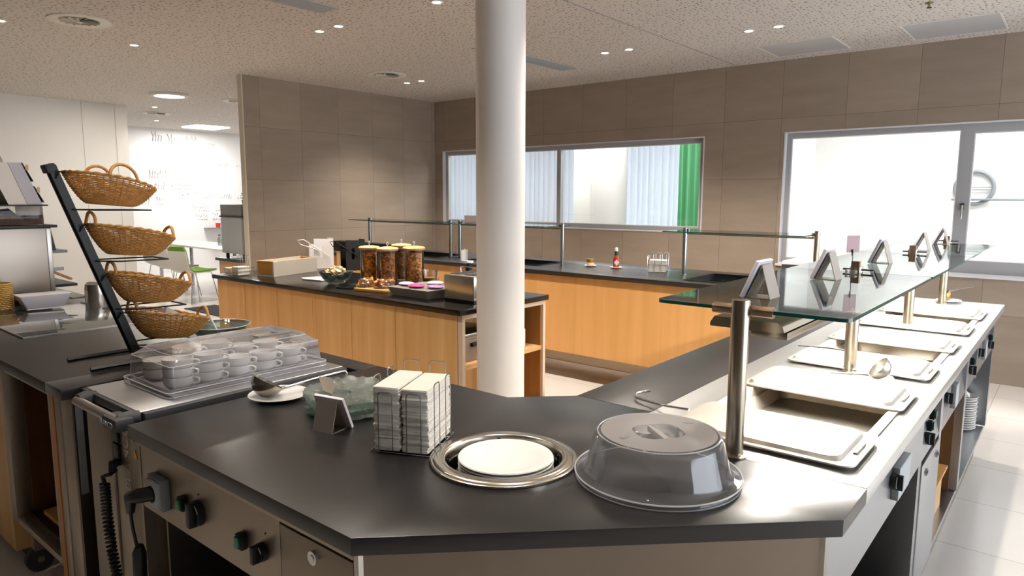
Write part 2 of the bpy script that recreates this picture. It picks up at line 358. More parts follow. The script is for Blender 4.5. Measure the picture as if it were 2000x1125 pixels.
# ------------------------------------------------------------------ front counter worktops
ZT, TH = .9, .034
DC = (-.977, 1.155)
circ = lambda c, r, n=48: [(c[0]+r*cos(2*pi*i/n), c[1]+r*sin(2*pi*i/n)) for i in range(n)]
tag(B().holed([(-1.885, .70), (-.943, .70), (-.295, 1.33), (-.295, 1.508), (-.886, 1.508), (-.886, 1.684), (-1.133, 1.684), (-1.282, 1.535), (-1.885, 1.535)], [circ(DC, .16)], ZT-TH, ZT).o('worktop', m_top, bev=.0015), 'black corner worktop carrying the plate dispenser, napkins and round cover', 'worktop')
tag(B().box(-1.133, 1.686, ZT-TH, -.886, 4.460, ZT).o('worktop', m_top, bev=.0015), 'long narrow black ledge running beside the row of steel food wells', 'worktop')
tag(B().box(-2.384, 1.45, ZT-TH, -1.887, 1.535, ZT).o('worktop', m_top, bev=.0015), 'short black worktop strip bridging the gap behind the cup trolley', 'worktop')

# ------------------------------------------------------------------ hot food counter (steel run)
WELLS = [(1.63, 2.36), (2.57, 3.29), (3.55, 4.28)]
m_nic = wood('niche_wood', '#6e4c30', '#82603e')
hc = thing('hot_food_counter', 'long stainless steel hot food counter with three lidded wells at the right', 'counter', (-.6, 3.1, 0))
B().holed([(-.884, 1.51), (-.295, 1.51), (-.295, 4.703), (-.884, 4.703)], [rrect(-.76, a, -.365, b, .03) for a, b in WELLS], ZT-TH, ZT).o('counter_top', m_steelt, hc, bev=.0012)
# tilted control fascias with cheeks between them
def fascia(y0, y1):
    return B().bm and B().prism([(y0, 0), (y1, 0)], 0, 1) if False else None
segs = [(1.37, 2.40, .66), (2.45, 2.80, .66), (2.85, 3.50, .655), (3.56, 3.86, .655), (3.91, 4.64, .655)]
XR = -.33
for k, (y0, y1, zb) in enumerate(segs):
    b = B(); xb, xt = XR, XR-.040
    if k == 0:
        xt = XR-.0
    P = [(xb, zb), (xt, ZT-TH-.006), (xt-.0015, ZT-TH-.006), (xb-.004, zb)]
    v0 = [b.bm.verts.new((x, y0, z)) for x, z in P]; v1 = [b.bm.verts.new((x, y1, z)) for x, z in P]
    b.bm.faces.new(v0); b.bm.faces.new(v1[::-1])
    for i in range(4): b.bm.faces.new((v0[i], v0[(i+1) % 4], v1[(i+1) % 4], v1[i]))
    pn = b.o('control_panel', m_steelc, hc)
for y0, y1, z0 in ((2.40, 2.45, .0), (2.80, 2.85, 0), (3.50, 3.56, 0), (3.86, 3.91, .64), (4.64, 4.70, .2)):
    B().prism([(-.86, y0), (XR, y0), (XR, y1), (-.86, y1)], .205 if z0 < .6 else z0, .815).box(XR-.041, y0, .8155, XR, y1, ZT-TH-.002).o('divider', m_steelc, hc)
B().box(-.86, 1.55, .18, -.842, 4.70, ZT-TH-.002).o('back_panel', m_dark, hc)
B().box(-.842, 2.85, .18, XR-.006, 4.64, .2).o('bottom_shelf', m_steelc, hc)
B().box(-.842, 1.56, .15, XR-.02, 2.44, .18).o('bottom_shelf', m_dark, hc)
B().box(-.86, 1.42, 0, XR-.045, 4.69, .15).o('plinth', m_steelw, hc)
B().box(XR-.012, 2.452, .2, XR+.004, 2.798, .645).o('door', m_steelc, hc, bev=.002)
dr = [c for c in hc.children if c.name.startswith('door')][0]
for y, z in ((2.52, .607), (2.735, .605)):
    b = B().cyl((XR+.004, y, z), .013, .006, 'x', 16).cyl((XR+.01, y, z), .007, .003, 'x', 12); b.o('lock', m_chrome, dr, org=hc.location)
B().box(-.84, 2.86, .62, XR-.02, 3.49, .645).o('niche_shelf', m_nic, hc)
B().box(-.83, 2.852, .2, -.82, 3.49, .62).box(-.82, 2.852, .2, XR-.03, 2.858, .62).box(-.82, 3.484, .2, XR-.03, 3.498, .62).o('niche_lining', m_nic, hc)
def knob(par, x, y, z, nx, ny, r=.021, big=False, name='knob', org=None):
    """a round black turning knob on a face whose outward normal is (nx,ny)"""
    a = math.atan2(ny, nx)
    b = B().cyl((0, 0, 0), r, .012, 'x', 24).cyl((.012, 0, 0), r*.92, .003, 'x', 24, r*.9).cb((.02, 0, 0), (.018, r*.6, r*1.9))
    b.xf(Matrix.Translation((x, y, z)) @ Matrix.Rotation(a, 4, 'Z'))
    k = b.o(name, m_black, par, bev=.0015, org=org)
    c = B().tube(arc((0, 0), r*.8, .3, pi*1.5, 14, lambda u, v: (.0155, u, v)), .0012, 5).xf(Matrix.Translation((x, y, z)) @ Matrix.Rotation(a, 4, 'Z'))
    c.o('scale_mark', m_lgrey, k, org=org); return k
def button(par, x, y, z, nx, ny, org=None):
    a = math.atan2(ny, nx)
    b = B().cb((.008, 0, 0), (.016, .026, .034)); b.xf(Matrix.Translation((x, y, z)) @ Matrix.Rotation(a, 4, 'Z')); k = b.o('switch', m_black, par, bev=.003, org=org)
    b = B().cb((.018, 0, 0), (.006, .018, .026)); b.xf(Matrix.Translation((x, y, z)) @ Matrix.Rotation(a, 4, 'Z')); b.o('switch_lens', m_green, k, bev=.002, org=org)
L = hc.location
for y, z in ((1.967, .757), (2.57, .705), (2.954, .755), (3.70, .715), (4.0, .745), (4.5, .70)):
    knob(hc, XR - (.0 if y < 2.4 else .012), y, z, 1, 0, org=L)
for y, z in ((2.62, .735), (2.66, .765), (3.76, .745), (4.56, .73)): button(hc, XR-.015, y, z, 1, 0, org=L)
for y0, y1, z0, z1 in ((1.98, 2.13, .70, .79), (3.02, 3.1, .7, .79), (4.05, 4.12, .7, .79)):
    B().box(XR+.0, y0, z0, XR+.018, y1, z1).o('control_cover', m_lgrey, hc, bev=.002)
# pans and lids
for k, (a, b_) in enumerate(WELLS):
    nm = ('nearest the camera', 'in the middle of the row', 'farthest from the camera')[k]
    o_ = rrect(-.775, a-.015, -.35, b_+.015, .035); i1 = rrect(-.752, a+.008, -.373, b_-.008, .04); i2 = rrect(-.735, a+.025, -.39, b_-.025, .05)
    b = B(); n = len(o_)
    lv = [[(p[0], p[1], z) for p in P] for P, z in ((o_, ZT+.001), (o_, ZT+.005), (i1, ZT+.005), (i1, ZT-.028), (rrect(-.747, a+.013, -.378, b_-.013, .04), ZT-.03), (i2, ZT-.075))]
    R = [[b.bm.verts.new(p) for p in l_] for l_ in lv]
    for r0, r1 in zip(R, R[1:]):
        for i in range(n): b.bm.faces.new((r0[i], r0[(i+1) % n], r1[(i+1) % n], r1[i]))
    b.bm.faces.new(R[-1])
    b.bm.faces.new(R[0][::-1]) if False else None
    tag(b.o('food_pan', m_panw), 'empty steel food pan set in the hot counter, '+nm, 'food pan', 'pans in the hot counter')
LIDS = [(1.575, 1.845, 0), (2.10, 2.385, 1), (2.522, 2.80, 0), (3.04, 3.315, 1), (3.49, 3.79, 0), (3.97, 4.33, 1)]
for k, (a, b_, far) in enumerate(LIDS):
    b = B(); x0, x1 = -.79, -.338
    z = ZT+.008
    Ls = [(rrect(x0, a, x1, b_, .03), z), (rrect(x0, a, x1, b_, .03), z+.004), (rrect(x0+.012, a+.012, x1-.03, b_-.012, .03), z+.005), (rrect(x0+.018, a+.018, x1-.036, b_-.018, .03), z+.014), (rrect(x0+.026, a+.026, x1-.044, b_-.026, .03), z+.016)]
    n = len(Ls[0][0]); R = [[b.bm.verts.new((p[0], p[1], zz)) for p in P] for P, zz in Ls]
    b.bm.faces.new(R[0][::-1]); b.bm.faces.new(R[-1])
    for r0, r1 in zip(R, R[1:]):
        for i in range(n): b.bm.faces.new((r0[i], r0[(i+1) % n], r1[(i+1) % n], r1[i]))
    w_ = ('first', 'middle', 'last')[k//2]; s_ = 'near' if not far else 'far'
    ld = tag(b.o('pan_lid', m_lid), f'flat steel lid over the {s_} half of the {w_} food well from the front', 'lid', 'flat lids on the food wells')
    B().cb((x1-.018, (a+b_)/2, z+.006), (.01, .09, .006)).o('grip', m_steel, ld, bev=.002, org=O0)
# wire hook lying on the first lid
tag(B().tube([(-.775, 1.69, .927), (-.86, 1.708, .918), (-.94, 1.735, .912), (-.972, 1.75, .913), (-.985, 1.775, .914), (-.975, 1.8, .915), (-.955, 1.81, .92)], .0035, 8).o('wire_handle', m_chrome), 'thin bent wire handle reaching over the black ledge by the first lid', 'utensil handle')

# ------------------------------------------------------------------ corner cabinet and front-left cabinet
m_cor = mat('corner_steel', '#8b7f72', .4, 1, var=.15, vscale=5)
cc = thing('corner_cabinet', 'angled steel corner cabinet front under the black corner worktop', 'cabinet', (-.9, 1.2, 0))
B().prism([(-.950, .722), (-.330, 1.345), (-.330, 1.37), (-.345, 1.37), (-.955, .755)], .02, ZT-TH-.002).o('corner_panel', m_cor, cc)
B().box(-.958, .716, .02, -.945, .745, ZT-TH-.003).o('corner_trim', m_steel, cc)
B().box(-.342, 1.338, .02, -.326, 1.36, ZT-TH-.003).o('corner_trim', m_steel, cc)
fc = thing('control_cabinet', 'steel cabinet with socket, knobs and lockable door at the front left', 'cabinet', (-1.4, 1.1, 0))
YF = .722; Lf = fc.location
B().box(-1.866, YF, .675, -1.222, YF+.012, .843).o('control_panel', m_steelw, fc)
B().box(-1.866, YF-.004, .843, -.962, YF+.016, ZT-TH-.002).o('top_rail', m_steelw, fc, bev=.001)
B().box(-1.878, YF-.002, .0, -1.867, YF+.027, ZT-TH-.002).o('post', m_steelw, fc)
B().box(-1.222, YF, .0, -1.208, YF+.03, .843).o('post', m_steelw, fc)
B().box(-1.878, .78, .0, -1.868, 1.44, ZT-TH-.003).o('side_panel', m_steel, fc)
B().box(-1.862, 1.49, .02, -.98, 1.505, ZT-TH-.003).box(-1.208, .76, .05, -1.196, 1.49, .84).box(-1.87, .74, .03, -1.2, 1.49, .06).o('inner_panel', m_dark, fc)
dd = B().box(-1.204, YF-.002, .06, -.966, YF+.014, .836).o('door', m_steelw, fc, bev=.0015)
B().cyl((-1.085, YF-.001, .806), .014, -.008, 'y', 20).cyl((-1.085, YF-.008, .806), .007, -.003, 'y', 12).o('lock', m_chrome, dd, org=Lf)
knob(fc, -1.555, YF, .752, 0, -1, r=.031, org=Lf); button(fc, -1.622, YF, .757, 0, -1, org=Lf)
button(fc, -1.35, YF, .752, 0, -1, org=Lf); knob(fc, -1.274, YF, .752, 0, -1, r=.02, org=Lf)
B().cyl((-1.263, YF, .795), .002, -.002, 'y', 8).o('indicator_dot', m_black, fc)
B().cyl((-1.553, YF, .797), .002, -.002, 'y', 8).o('indicator_dot', m_black, fc)
so = B().cb((-1.745, YF-.010, .752), (.082, .02, .082)).o('power_socket', m_grey, fc, bev=.004)
B().cb((-1.745, YF-.024, .752), (.066, .01, .066)).o('socket_face', m_lgrey, so, bev=.003, org=Lf)
B().cyl((-1.745, YF-.027, .752), .022, -.004, 'y', 24).o('socket_well', m_black, so, org=Lf)

# ------------------------------------------------------------------ heated cup trolley
tr = thing('dispenser_trolley', 'stainless steel heated cup trolley with bar handle parked in the counter gap', 'trolley', (-2.15, 1.1, 0)); Lt = tr.location
B().box(-2.345, .762, .898, -1.957, 1.44, .905).o('trolley_top', m_steelt, tr, bev=.001)
B().box(-2.33, .775, .09, -1.975, 1.43, .897).o('trolley_body', m_steelw, tr, bev=.004)
B().box(-2.35, .75, .878, -1.952, .764, .903).o('bumper_strip', m_rub, tr, bev=.003)
B().box(-1.956, .766, .862, -1.932, 1.44, .9035).o('bumper_strip', m_rub, tr, bev=.002)
# handle: two moulded grey brackets and a steel bar
for x in (-2.27, -1.965):
    B().tube([(x, .762, .890), (x, .735, .892), (x+(.006 if x < -2.1 else -.006), .712, .89)], .021, 12, rr=[.018, .021, .019]).o('handle_bracket', m_rub, tr)
B().tube([(-2.264, .708, .89), (-1.971, .708, .89)], .0135, 16).o('handle_bar', m_steel, tr)
B().box(-2.26, .745, .85, -1.98, .774, .868).o('handle_tray', m_steelw, tr)
B().box(-2.035, .690, .864, -1.935, .741, .902).o('handle_corner', m_rub, tr, bev=.012)
B().box(-2.30, .715, .868, -2.25, .761, .902).o('handle_corner', m_rub, tr, bev=.012)
tx = text_mesh('BLANCO', .021).xf(Matrix.Translation((-1.993, .6885, .883)) @ Matrix.Rotation(pi/2, 4, 'X')); tx.o('handle_lettering', m_lgrey, tr)
# front service panel
B().box(-2.30, .742, .09, -2.118, .775, .862).o('front_panel', m_steelw, tr, bev=.006)
B().box(-2.112, .748, .09, -1.99, .775, .862).o('service_panel', m_steelw, tr, bev=.002)
B().box(-1.986, .744, .09, -1.925, .775, .862).o('sticker_panel', m_steelw, tr, bev=.002)
B().box(-2.105, .740, .795, -2.068, .749, .842).o('rocker_switch', m_black, tr, bev=.002)
B().box(-2.105, .740, .745, -2.068, .749, .79).o('rocker_switch', m_black, tr, bev=.002)
tx = text_mesh('BLANCO', .05).xf(Matrix.Translation((-2.028, .7475, .762)) @ Matrix.Rotation(pi/2, 4, 'X') @ Matrix.Rotation(pi/2, 4, 'Z')); tx.o('embossed_lettering', m_steel, tr)
b = B().prism([(-.014, 0), (.014, 0), (0, .026)], 0, .0012).xf(Matrix.Translation((-1.957, .7435, .775)) @ Matrix.Rotation(pi/2, 4, 'X')); b.o('warning_sticker', mat('warning_yellow', '#d9a520', .5), tr)
B().tube(arc((-1.957, .838), .012, 0, 2*pi, 18, lambda u, v: (u, .7435, v))[:-1], .0016, 5, True).o('round_sticker', mat('sticker_red', '#b04a3a', .5), tr)
B().box(-2.34, .78, .05, -1.96, 1.42, .09).o('chassis', m_grey, tr, bev=.006)
for x in (-2.28, -2.02):
    for y in (.86, 1.36):
        B().cyl((x-.015, y, .032), .03, .03, 'x', 20).cyl((x, y, .05), .012, .02, 'z', 12).o('caster', m_rub, tr)
# coiled cable and plug
def coil(pts, r, turns, wr):
    P = [Vector(p) for p in pts]; out = []; n = turns*10
    for i in range(n+1):
        t = i/n*(len(P)-1); k = min(int(t), len(P)-2); f = t-k; p = P[k].lerp(P[k+1], f); d_ = (P[k+1]-P[k]).normalized()
        a = d_.cross(Vector((0, 1, 0))).normalized(); c_ = d_.cross(a); an = 2*pi*i/10
        out.append(p+a*r*cos(an)+c_*r*sin(an))
    return out
cb = thing('power_cable', 'black coiled power cable hanging off the cup trolley and plugged into the socket', 'cable', (-1.98, .71, .4)); Lc = cb.location
B().tube(coil([(-2.085, .705, .685), (-2.07, .70, .60), (-2.04, .695, .50), (-1.99, .69, .41), (-1.94, .685, .35), (-1.89, .685, .33)], .011, 46, .0), .0042, 6).o('coiled_cord', m_black, cb)
B().tube([(-2.08, .735, .715), (-2.07, .715, .71), (-2.095, .705, .70), (-2.085, .705, .68)], .006, 8).o('hanging_loop', m_black, cb)
B().tube([(-2.082, .748, .735), (-2.078, .728, .735), (-2.074, .722, .715)], .013, 12, rr=[.012, .014, .009]).o('cable_inlet', m_black, cb)
B().tube([(-1.745, .70, .752), (-1.76, .668, .752), (-1.785, .66, .745), (-1.80, .662, .70)], .015, 14, rr=[.018, .019, .016, .010]).o('plug', m_black, cb)
B().tube([(-1.80, .662, .70), (-1.815, .67, .65), (-1.812, .675, .605), (-1.80, .68, .59)], .0045, 8).o('cord', m_black, cb)
B().tube([(-1.805, .68, .60), (-1.81, .68, .58), (-1.815, .68, .50), (-1.82, .685, .38), (-1.84, .69, .34)], .016, 12, rr=[.01, .017, .017, .016, .012]).o('cord_sleeve', m_black, cb)

# ------------------------------------------------------------------ left counter
tag(B().box(-6.2, .705, ZT-TH, -2.532, 1.535, ZT).o('worktop', m_top, bev=.0015), 'long grey-black left worktop holding the basket stand and coffee machine', 'worktop')
tag(B().box(-2.530, .705, ZT-TH, -2.385, 1.535, ZT).o('worktop', m_top, bev=.0015), 'narrow black end piece of the left worktop next to the trolley', 'worktop')
gp = B().box(-4.28, .88, ZT+.0005, -3.38, 1.40, ZT+.006).o('glass_hot_plate', mat('dark_mirror_glass', '#8d9090', .04, .75, spec=1), bev=.001); tag(gp, 'large flush glass hot plate reflecting the coffee machine on the left worktop', 'hot plate')
B().holed(rrect(-4.284, .876, -3.376, 1.404, .004), [rrect(-4.28, .88, -3.38, 1.40, .003)], ZT, ZT+.0068).o('steel_frame', m_steel, gp, org=O0)
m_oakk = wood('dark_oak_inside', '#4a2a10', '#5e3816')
lc = thing('mobile_cabinet', 'wheeled open cabinet with steel frame and dark wood back at left edge', 'cabinet', (-2.9, 1.1, 0))
for x0, x1, y0, y1 in ((-3.165, -3.105, .735, .79), (-2.625, -2.585, .735, .79), (-3.165, -3.125, 1.46, 1.50), (-2.625, -2.585, 1.46, 1.50)): B().box(x0, y0, .225, x1, y1, .858).o('post', m_steelw, lc, bev=.002)
B().box(-3.104, .737, .832, -2.626, .775, .858).o('top_rail', m_steelw, lc, bev=.002)
B().box(-3.104, .737, .225, -2.626, .775, .2495).o('bottom_rail', m_steelw, lc, bev=.002)
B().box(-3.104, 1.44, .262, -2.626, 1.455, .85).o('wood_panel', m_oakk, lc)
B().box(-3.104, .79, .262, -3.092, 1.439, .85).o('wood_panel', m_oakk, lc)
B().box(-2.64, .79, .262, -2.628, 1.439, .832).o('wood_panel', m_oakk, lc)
B().box(-3.12, .775, .25, -2.6, 1.46, .262).o('bottom_shelf', m_dark, lc)
B().box(-2.584, .728, .13, -2.548, 1.50, .862).o('wood_side', wood('oak_side', '#a8692e', '#bd7c3c'), lc)
for x, y in ((-3.12, .80), (-2.61, .80), (-3.12, 1.42), (-2.61, 1.42)):
    c_ = B().cyl((x-.014, y, .05), .05, .028, 'x', 24).o('caster', m_rub, lc)
    B().box(x-.02, y-.02, .09, x+.02, y+.02, .225).cyl((x-.019, y, .05), .014, .038, 'x', 12).o('caster_fork', m_steel, c_, org=lc.location)
cu = tag(B().box(-3.02, .80, .266, -2.66, 1.2, .284).o('cutting_board', m_bam, bev=.004), 'slatted bamboo board lying on the bottom shelf of the wheeled cabinet', 'board')
b = B()
for i in range(6): b.box(-2.99, .84+i*.055, .2842, -2.69, .86+i*.055, .2858)
b.o('groove', mat('bamboo_dark', '#7d5526', .6), cu, org=O0)
lc2 = thing('oak_cabinet', 'wood cabinet continuing at the far left edge under the worktop', 'cabinet', (-4, 1.1, 0))
B().box(-6.1, .74, .08, -3.18, 1.5, ZT-TH-.002).o('carcass', m_oak, lc2)
B().box(-6.1, .80, 0, -3.21, 1.45, .08).o('plinth', m_dark, lc2)
rp = thing('steel_end_cabinet', 'tall narrow steel end panel between wheeled cabinet and trolley', 'cabinet', (-2.45, 1.1, 0))
B().box(-2.545, .73, .0, -2.495, .76, ZT-TH-.002).box(-2.49, .732, .0, -2.40, .75, ZT-TH-.002).o('front_post', m_steelw, rp, bev=.002)
B().box(-2.40, .735, .0, -2.388, 1.5, ZT-TH-.002).o('side_panel', m_dark, rp)
for a in (.12,): B().box(-2.399, .74, .55, -2.384, .76, .85).o('edge_strip', m_grey, rp)

# ------------------------------------------------------------------ island
isl = thing('island_cabinet', 'oak-fronted island cabinet with open shelves at its right end', 'cabinet', (-3.8, 3, 0)); Li = isl.location
IX0, IX1, IY0, IY1 = -5.10, -2.52, 2.615, 3.355
B().box(IX0, IY0+.02, .08, IX0+.02, IY1, .866).box(IX0, IY1-.02, .08, IX1-.02, IY1, .866).box(IX0+.02, IY0+.022, .08, IX1-.02, IY1-.02, .1).box(-2.95, IY0+.022, .1, -2.93, IY1-.02, .86).o('carcass', m_oak, isl)
js = [-5.10, -4.702, -4.271, -3.858, -3.45, -3.039, -2.535]
for a, b_ in zip(js, js[1:]):
    B().box(a+.002, IY0, .085, b_-.002, IY0+.02, .862).o('door', m_oak, isl)
fr_m = mat('pale_edge', '#cdbba6', .5)
B().box(-2.532, IY0, .085, -2.50, IY0+.022, .866).box(-2.532, IY1-.024, .085, -2.50, IY1, .866).box(-2.532, IY0+.022, .842, -2.50, IY1-.024, .866).o('end_frame', fr_m, isl)
B().box(-2.93, IY0+.022, .56, -2.512, IY1-.024, .585).o('shelf', m_oakx, isl)
B().box(-2.93, IY0+.022, .10, -2.512, IY1-.024, .125).o('shelf', m_oakx, isl)
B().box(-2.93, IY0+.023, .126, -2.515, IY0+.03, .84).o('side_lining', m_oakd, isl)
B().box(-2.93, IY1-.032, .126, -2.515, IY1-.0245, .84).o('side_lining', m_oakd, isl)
B().box(IX0+.05, IY0+.06, 0, IX1-.05, IY1-.05, .084).o('plinth', m_steelw, isl)
tag(B().box(-5.127, 2.588, .8668, -2.492, 3.377, .898).o('worktop', mat('polished_black_top', '#0e0d0e', .16, spec=.6, bump=.15, bscale=300), bev=.002), 'glossy black island worktop carrying cereal jars, bread and toaster', 'worktop')
# things on the island's shelf
dw = thing('chafing_drawer', 'grey metal box with black handle on the island end shelf, left of column', 'box', (-2.72, 2.8, .5855)); Ld = dw.location
B().box(-2.9, 2.655, .586, -2.56, 3.0, .71).o('body', mat('taupe_metal', '#8f8375', .4, .4), dw, bev=.004)
B().box(-2.9, 2.655, .711, -2.56, 3.0, .742).o('steel_lid', m_steel, dw, bev=.006)
B().cb((-2.548, 2.80, .68), (.02, .12, .022)).o('handle', m_black, dw, bev=.004)
tag(B().box(-2.80, 3.10, .5855, -2.56, 3.235, .70).o('white_box', m_por, bev=.008), 'plain white box on the island end shelf right of the column', 'box')

# ------------------------------------------------------------------ back counter
bc = thing('back_counter_cabinet', 'long oak-fronted cabinet along the tiled back wall', 'cabinet', (-3.5, 5, 0))
B().box(-6.4, 4.50, .24, -.95, 4.52, .866).o('oak_front', wood('oak_large', '#b98b52', '#c89760', scale=.8), bc)
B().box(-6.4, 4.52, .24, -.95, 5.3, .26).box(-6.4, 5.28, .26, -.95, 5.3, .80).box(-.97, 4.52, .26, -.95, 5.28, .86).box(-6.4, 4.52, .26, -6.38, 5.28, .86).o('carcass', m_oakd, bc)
B().box(-6.3, 4.79, .085, -.95, 4.80, .24).o('plinth', m_steelw, bc)  # darker steel carries the shade under the oak front
B().box(-6.3, 4.782, 0, -.95, 4.80, .085).box(-6.3, 4.80, 0, -.95, 5.2, .05).o('floor_reflection_strip', m_steelt, bc)  # lighter steel strip put in for the floor's reflection in the plinth
BW = [(-5.7, 4.72, -4.86, 5.12), (-4.45, 4.72, -3.62, 5.12), (-2.18, 4.60, -1.42, 5.12)]
tag(B().holed([(-6.42, 4.462), (-.888, 4.462), (-.888, 5.33), (-6.42, 5.33)], [rrect(a, b_, c, d_, .01, 2) for a, b_, c, d_ in BW], .866, .9).o('worktop', m_top, bev=.0015), 'long black worktop of the counter along the back wall', 'worktop')
for k, (a, b_, c, d_) in enumerate(BW):
    w = B(); P = rrect(a+.003, b_+.003, c-.003, d_-.003, .01, 2); Q = rrect(a+.02, b_+.02, c-.02, d_-.02, .02, 2); P2 = rrect(a-.012, b_-.012, c+.012, d_+.012, .015, 2)
    R = [[w.bm.verts.new((p[0], p[1], z)) for p in l_] for l_, z in ((P2, .9005), (P2, .905), (P, .905), (P, .84), (Q, .815))]
    n = len(P)
    for r0, r1 in zip(R, R[1:]):
        for i in range(n): w.bm.faces.new((r0[i], r0[(i+1) % n], r1[(i+1) % n], r1[i]))
    w.bm.faces.new(R[-1])
    wo = tag(w.o('cold_well', m_bmetal), ('empty black recessed well at the far left end of the back counter', 'empty black recessed well in the back counter just right of the column', 'black recessed well with grid at the right of the back counter')[k], 'food well', 'recessed wells in the back counter')
    g = B()
    for i in range(24): g.box(a+.03+i*(c-a-.06)/24, b_+.03, .818, a+.034+i*(c-a-.06)/24+.004, d_-.03, .824)
    g.o('grid', m_dark, wo, org=O0)
# counter stretch beyond the side wall, and the low wooden unit left of the binders
fu = thing('oak_cabinet', 'low pale wood cabinet with dark top under the grey appliance beyond the wall', 'cabinet', (-7.2, 4.2, 0))
B().box(-7.5, 3.88, .0, -6.985, 4.6, .775).o('carcass', mat('oak_far', '#c9a57e', .5), fu)
B().box(-7.53, 3.85, .7755, -6.982, 4.62, .805).o('counter_top', m_top, fu)
fb = thing('oak_cabinet', 'oak cabinet with deep black top box behind the folder stand, left of jars', 'cabinet', (-5.9, 4.8, 0))
B().box(-5.97, 4.36, .0, -5.62, 4.45, .93).o('carcass', m_oak, fb)
B().box(-6.0, 4.34, .931, -5.10, 4.455, 1.035).o('black_top', m_black, fb, bev=.006)
# ------------------------------------------------------------------ sneeze guard over the hot counter
PX = -.578; PY = [1.512, 2.538, 3.548, 4.55]
names = ('nearest', 'second', 'third', 'farthest')
for k, y in enumerate(PY):
    p = thing('guard_post', f'{names[k]} brushed steel post of the glass guard over the steel food wells', 'post', (PX, y, ZT), group='posts of the hot counter guard')
    top = 1.266 if k == 0 else 1.262
    B().cyl((PX, y, ZT+.0005), .0205, top-ZT, seg=40).o('tube', m_post, p, bev=.0008, sharp=.9)
    B().lathe([(.0206, 0), (.029, 0), (.029, .004), (.0206, .006)], (PX, y, ZT+.0006), 32, True).o('base_ring', m_post, p)
    cl = B()
    if k == 0:
        cl.cyl((PX-.072, y+.02, 1.2405), .013, .052, 'x', 16)
        cl.o('glass_clamp', mat('clamp_bronze', '#8c7762', .35, .9), p, bev=.001)
        B().cyl((PX+.018, y+.02, 1.2405), .013, .05, 'x', 16).o('glass_clamp', mat('clamp_bronze', '#8c7762', .35, .9), p, bev=.001)
    else:
        cl.cb((PX, y-.008, 1.2625), (.026, .024, .038)); cl.o('glass_clamp', mat('clamp_bronze', '#8c7762', .35, .9), p, bev=.001)
        B().tube([(PX-.04, y-.008, 1.2535), (PX+.055, y-.008, 1.2535)], .0035, 8).o('clamp_bar', m_black, p)
for k, (a, b_) in enumerate(((1.530, 2.528), (2.534, 3.537), (3.543, 4.50))):
    P = rrect(-.80, a, -.352, b_, .022, 4) if k == 0 else rrect(-.80, a, -.352, b_, .004, 2)
    g = B().prism(P, 1.2365, 1.2445).o('glass_shelf', [m_glass, m_gedge])
    for f in g.data.polygons:
        if abs(f.normal.z) < .5: f.material_index = 1
    tag(g, f'{("front", "middle", "rear")[k]} clear glass panel over the steel food wells', 'glass shelf', 'glass panels over the hot counter')
hl = thing('heat_lamp', 'long steel heat lamp bar hanging under the glass over the food wells', 'heat lamp', (-.6, 3, 1.19))
P = [(-.695, 1.187), (-.685, 1.203), (-.53, 1.203), (-.518, 1.195), (-.514, 1.181), (-.54, 1.178), (-.695, 1.178)]
m_tube = mat('warm_tube', '#fff0d8', emit='#ffe2b8', es=9)
for a_, b__ in ((1.62, 2.515), (2.561, 3.525), (3.571, 4.45)):
    b = B(); v0 = [b.bm.verts.new((x, a_, z)) for x, z in P]; v1 = [b.bm.verts.new((x, b__, z)) for x, z in P]
    b.bm.faces.new(v0); b.bm.faces.new(v1[::-1])
    for i in range(len(P)): b.bm.faces.new((v0[i], v0[(i+1) % len(P)], v1[(i+1) % len(P)], v1[i]))
    b.o('housing', m_post, hl)
    B().box(-.60, a_+.02, 1.160, -.512, b__-.02, 1.1775).o('lamp_tray', m_post, hl, bev=.002)
    B().box(-.592, a_+.04, 1.1585, -.52, b__-.04, 1.1597).o('glowing_tube', m_tube, hl)
for y in (2.60, 3.60, 4.40): B().box(-.63, y-.01, 1.2032, -.60, y+.01, 1.236).o('hanger', m_post, hl)
for y in (2.2, 3.1, 4.0):
    l_ = area('heat_lamp_glow', (-.556, y, 1.156), .06, 22, (1, .96, .90), sy=.85); l_.parent = hl; l_.location = l_.location-hl.location

# ------------------------------------------------------------------ little sign stands
def sign(label, loc, rz, group=None, s=1.0):
    t = thing('sign_holder', label, 'sign holder', loc, rz, group, local=True)
    # white slab leaning on -x side, steel wedge below it on +x side
    b = B(); P = [(-.034, .004), (-.026, .0), (.012, .092), (.004, .096)]
    def ext(P, y0, y1):
        v0 = [b.bm.verts.new((x*s, y0*s, z*s)) for x, z in P]; v1 = [b.bm.verts.new((x*s, y1*s, z*s)) for x, z in P]
        b.bm.faces.new(v0); b.bm.faces.new(v1[::-1])
        for i in range(len(P)): b.bm.faces.new((v0[i], v0[(i+1) % len(P)], v1[(i+1) % len(P)], v1[i]))
    ext(P, -.052, .052); b.o('panel', mat('white_acrylic_slab', '#efeaf2', .3) if 'M_SL' not in globals() else M_SL, t, bev=.0015*s)
    b = B(); ext([(-.0235, .0), (-.0215, .0), (.014, .078), (.036, .0), (.038, .0), (.0145, .084)], -.036, .036); b.o('steel_stand', m_stand, t)
    b = B(); ext([(-.0215, .0002), (.036, .0002), (.036, .0016), (-.0215, .0016)], -.036, .036); b.o('foot_plate', m_steel, t)
    return t
m_stand = mat('stand_steel', '#a89f97', .42, .55)
M_SL = mat('white_acrylic_slab', '#efeaf2', .3)
sign('small white tilted sign in a steel stand on the black corner worktop', (-1.452, 1.028, ZT), radians(-78), s=.92)
ZG = 1.2447
gs = 'tilted sign holders on the glass shelf'
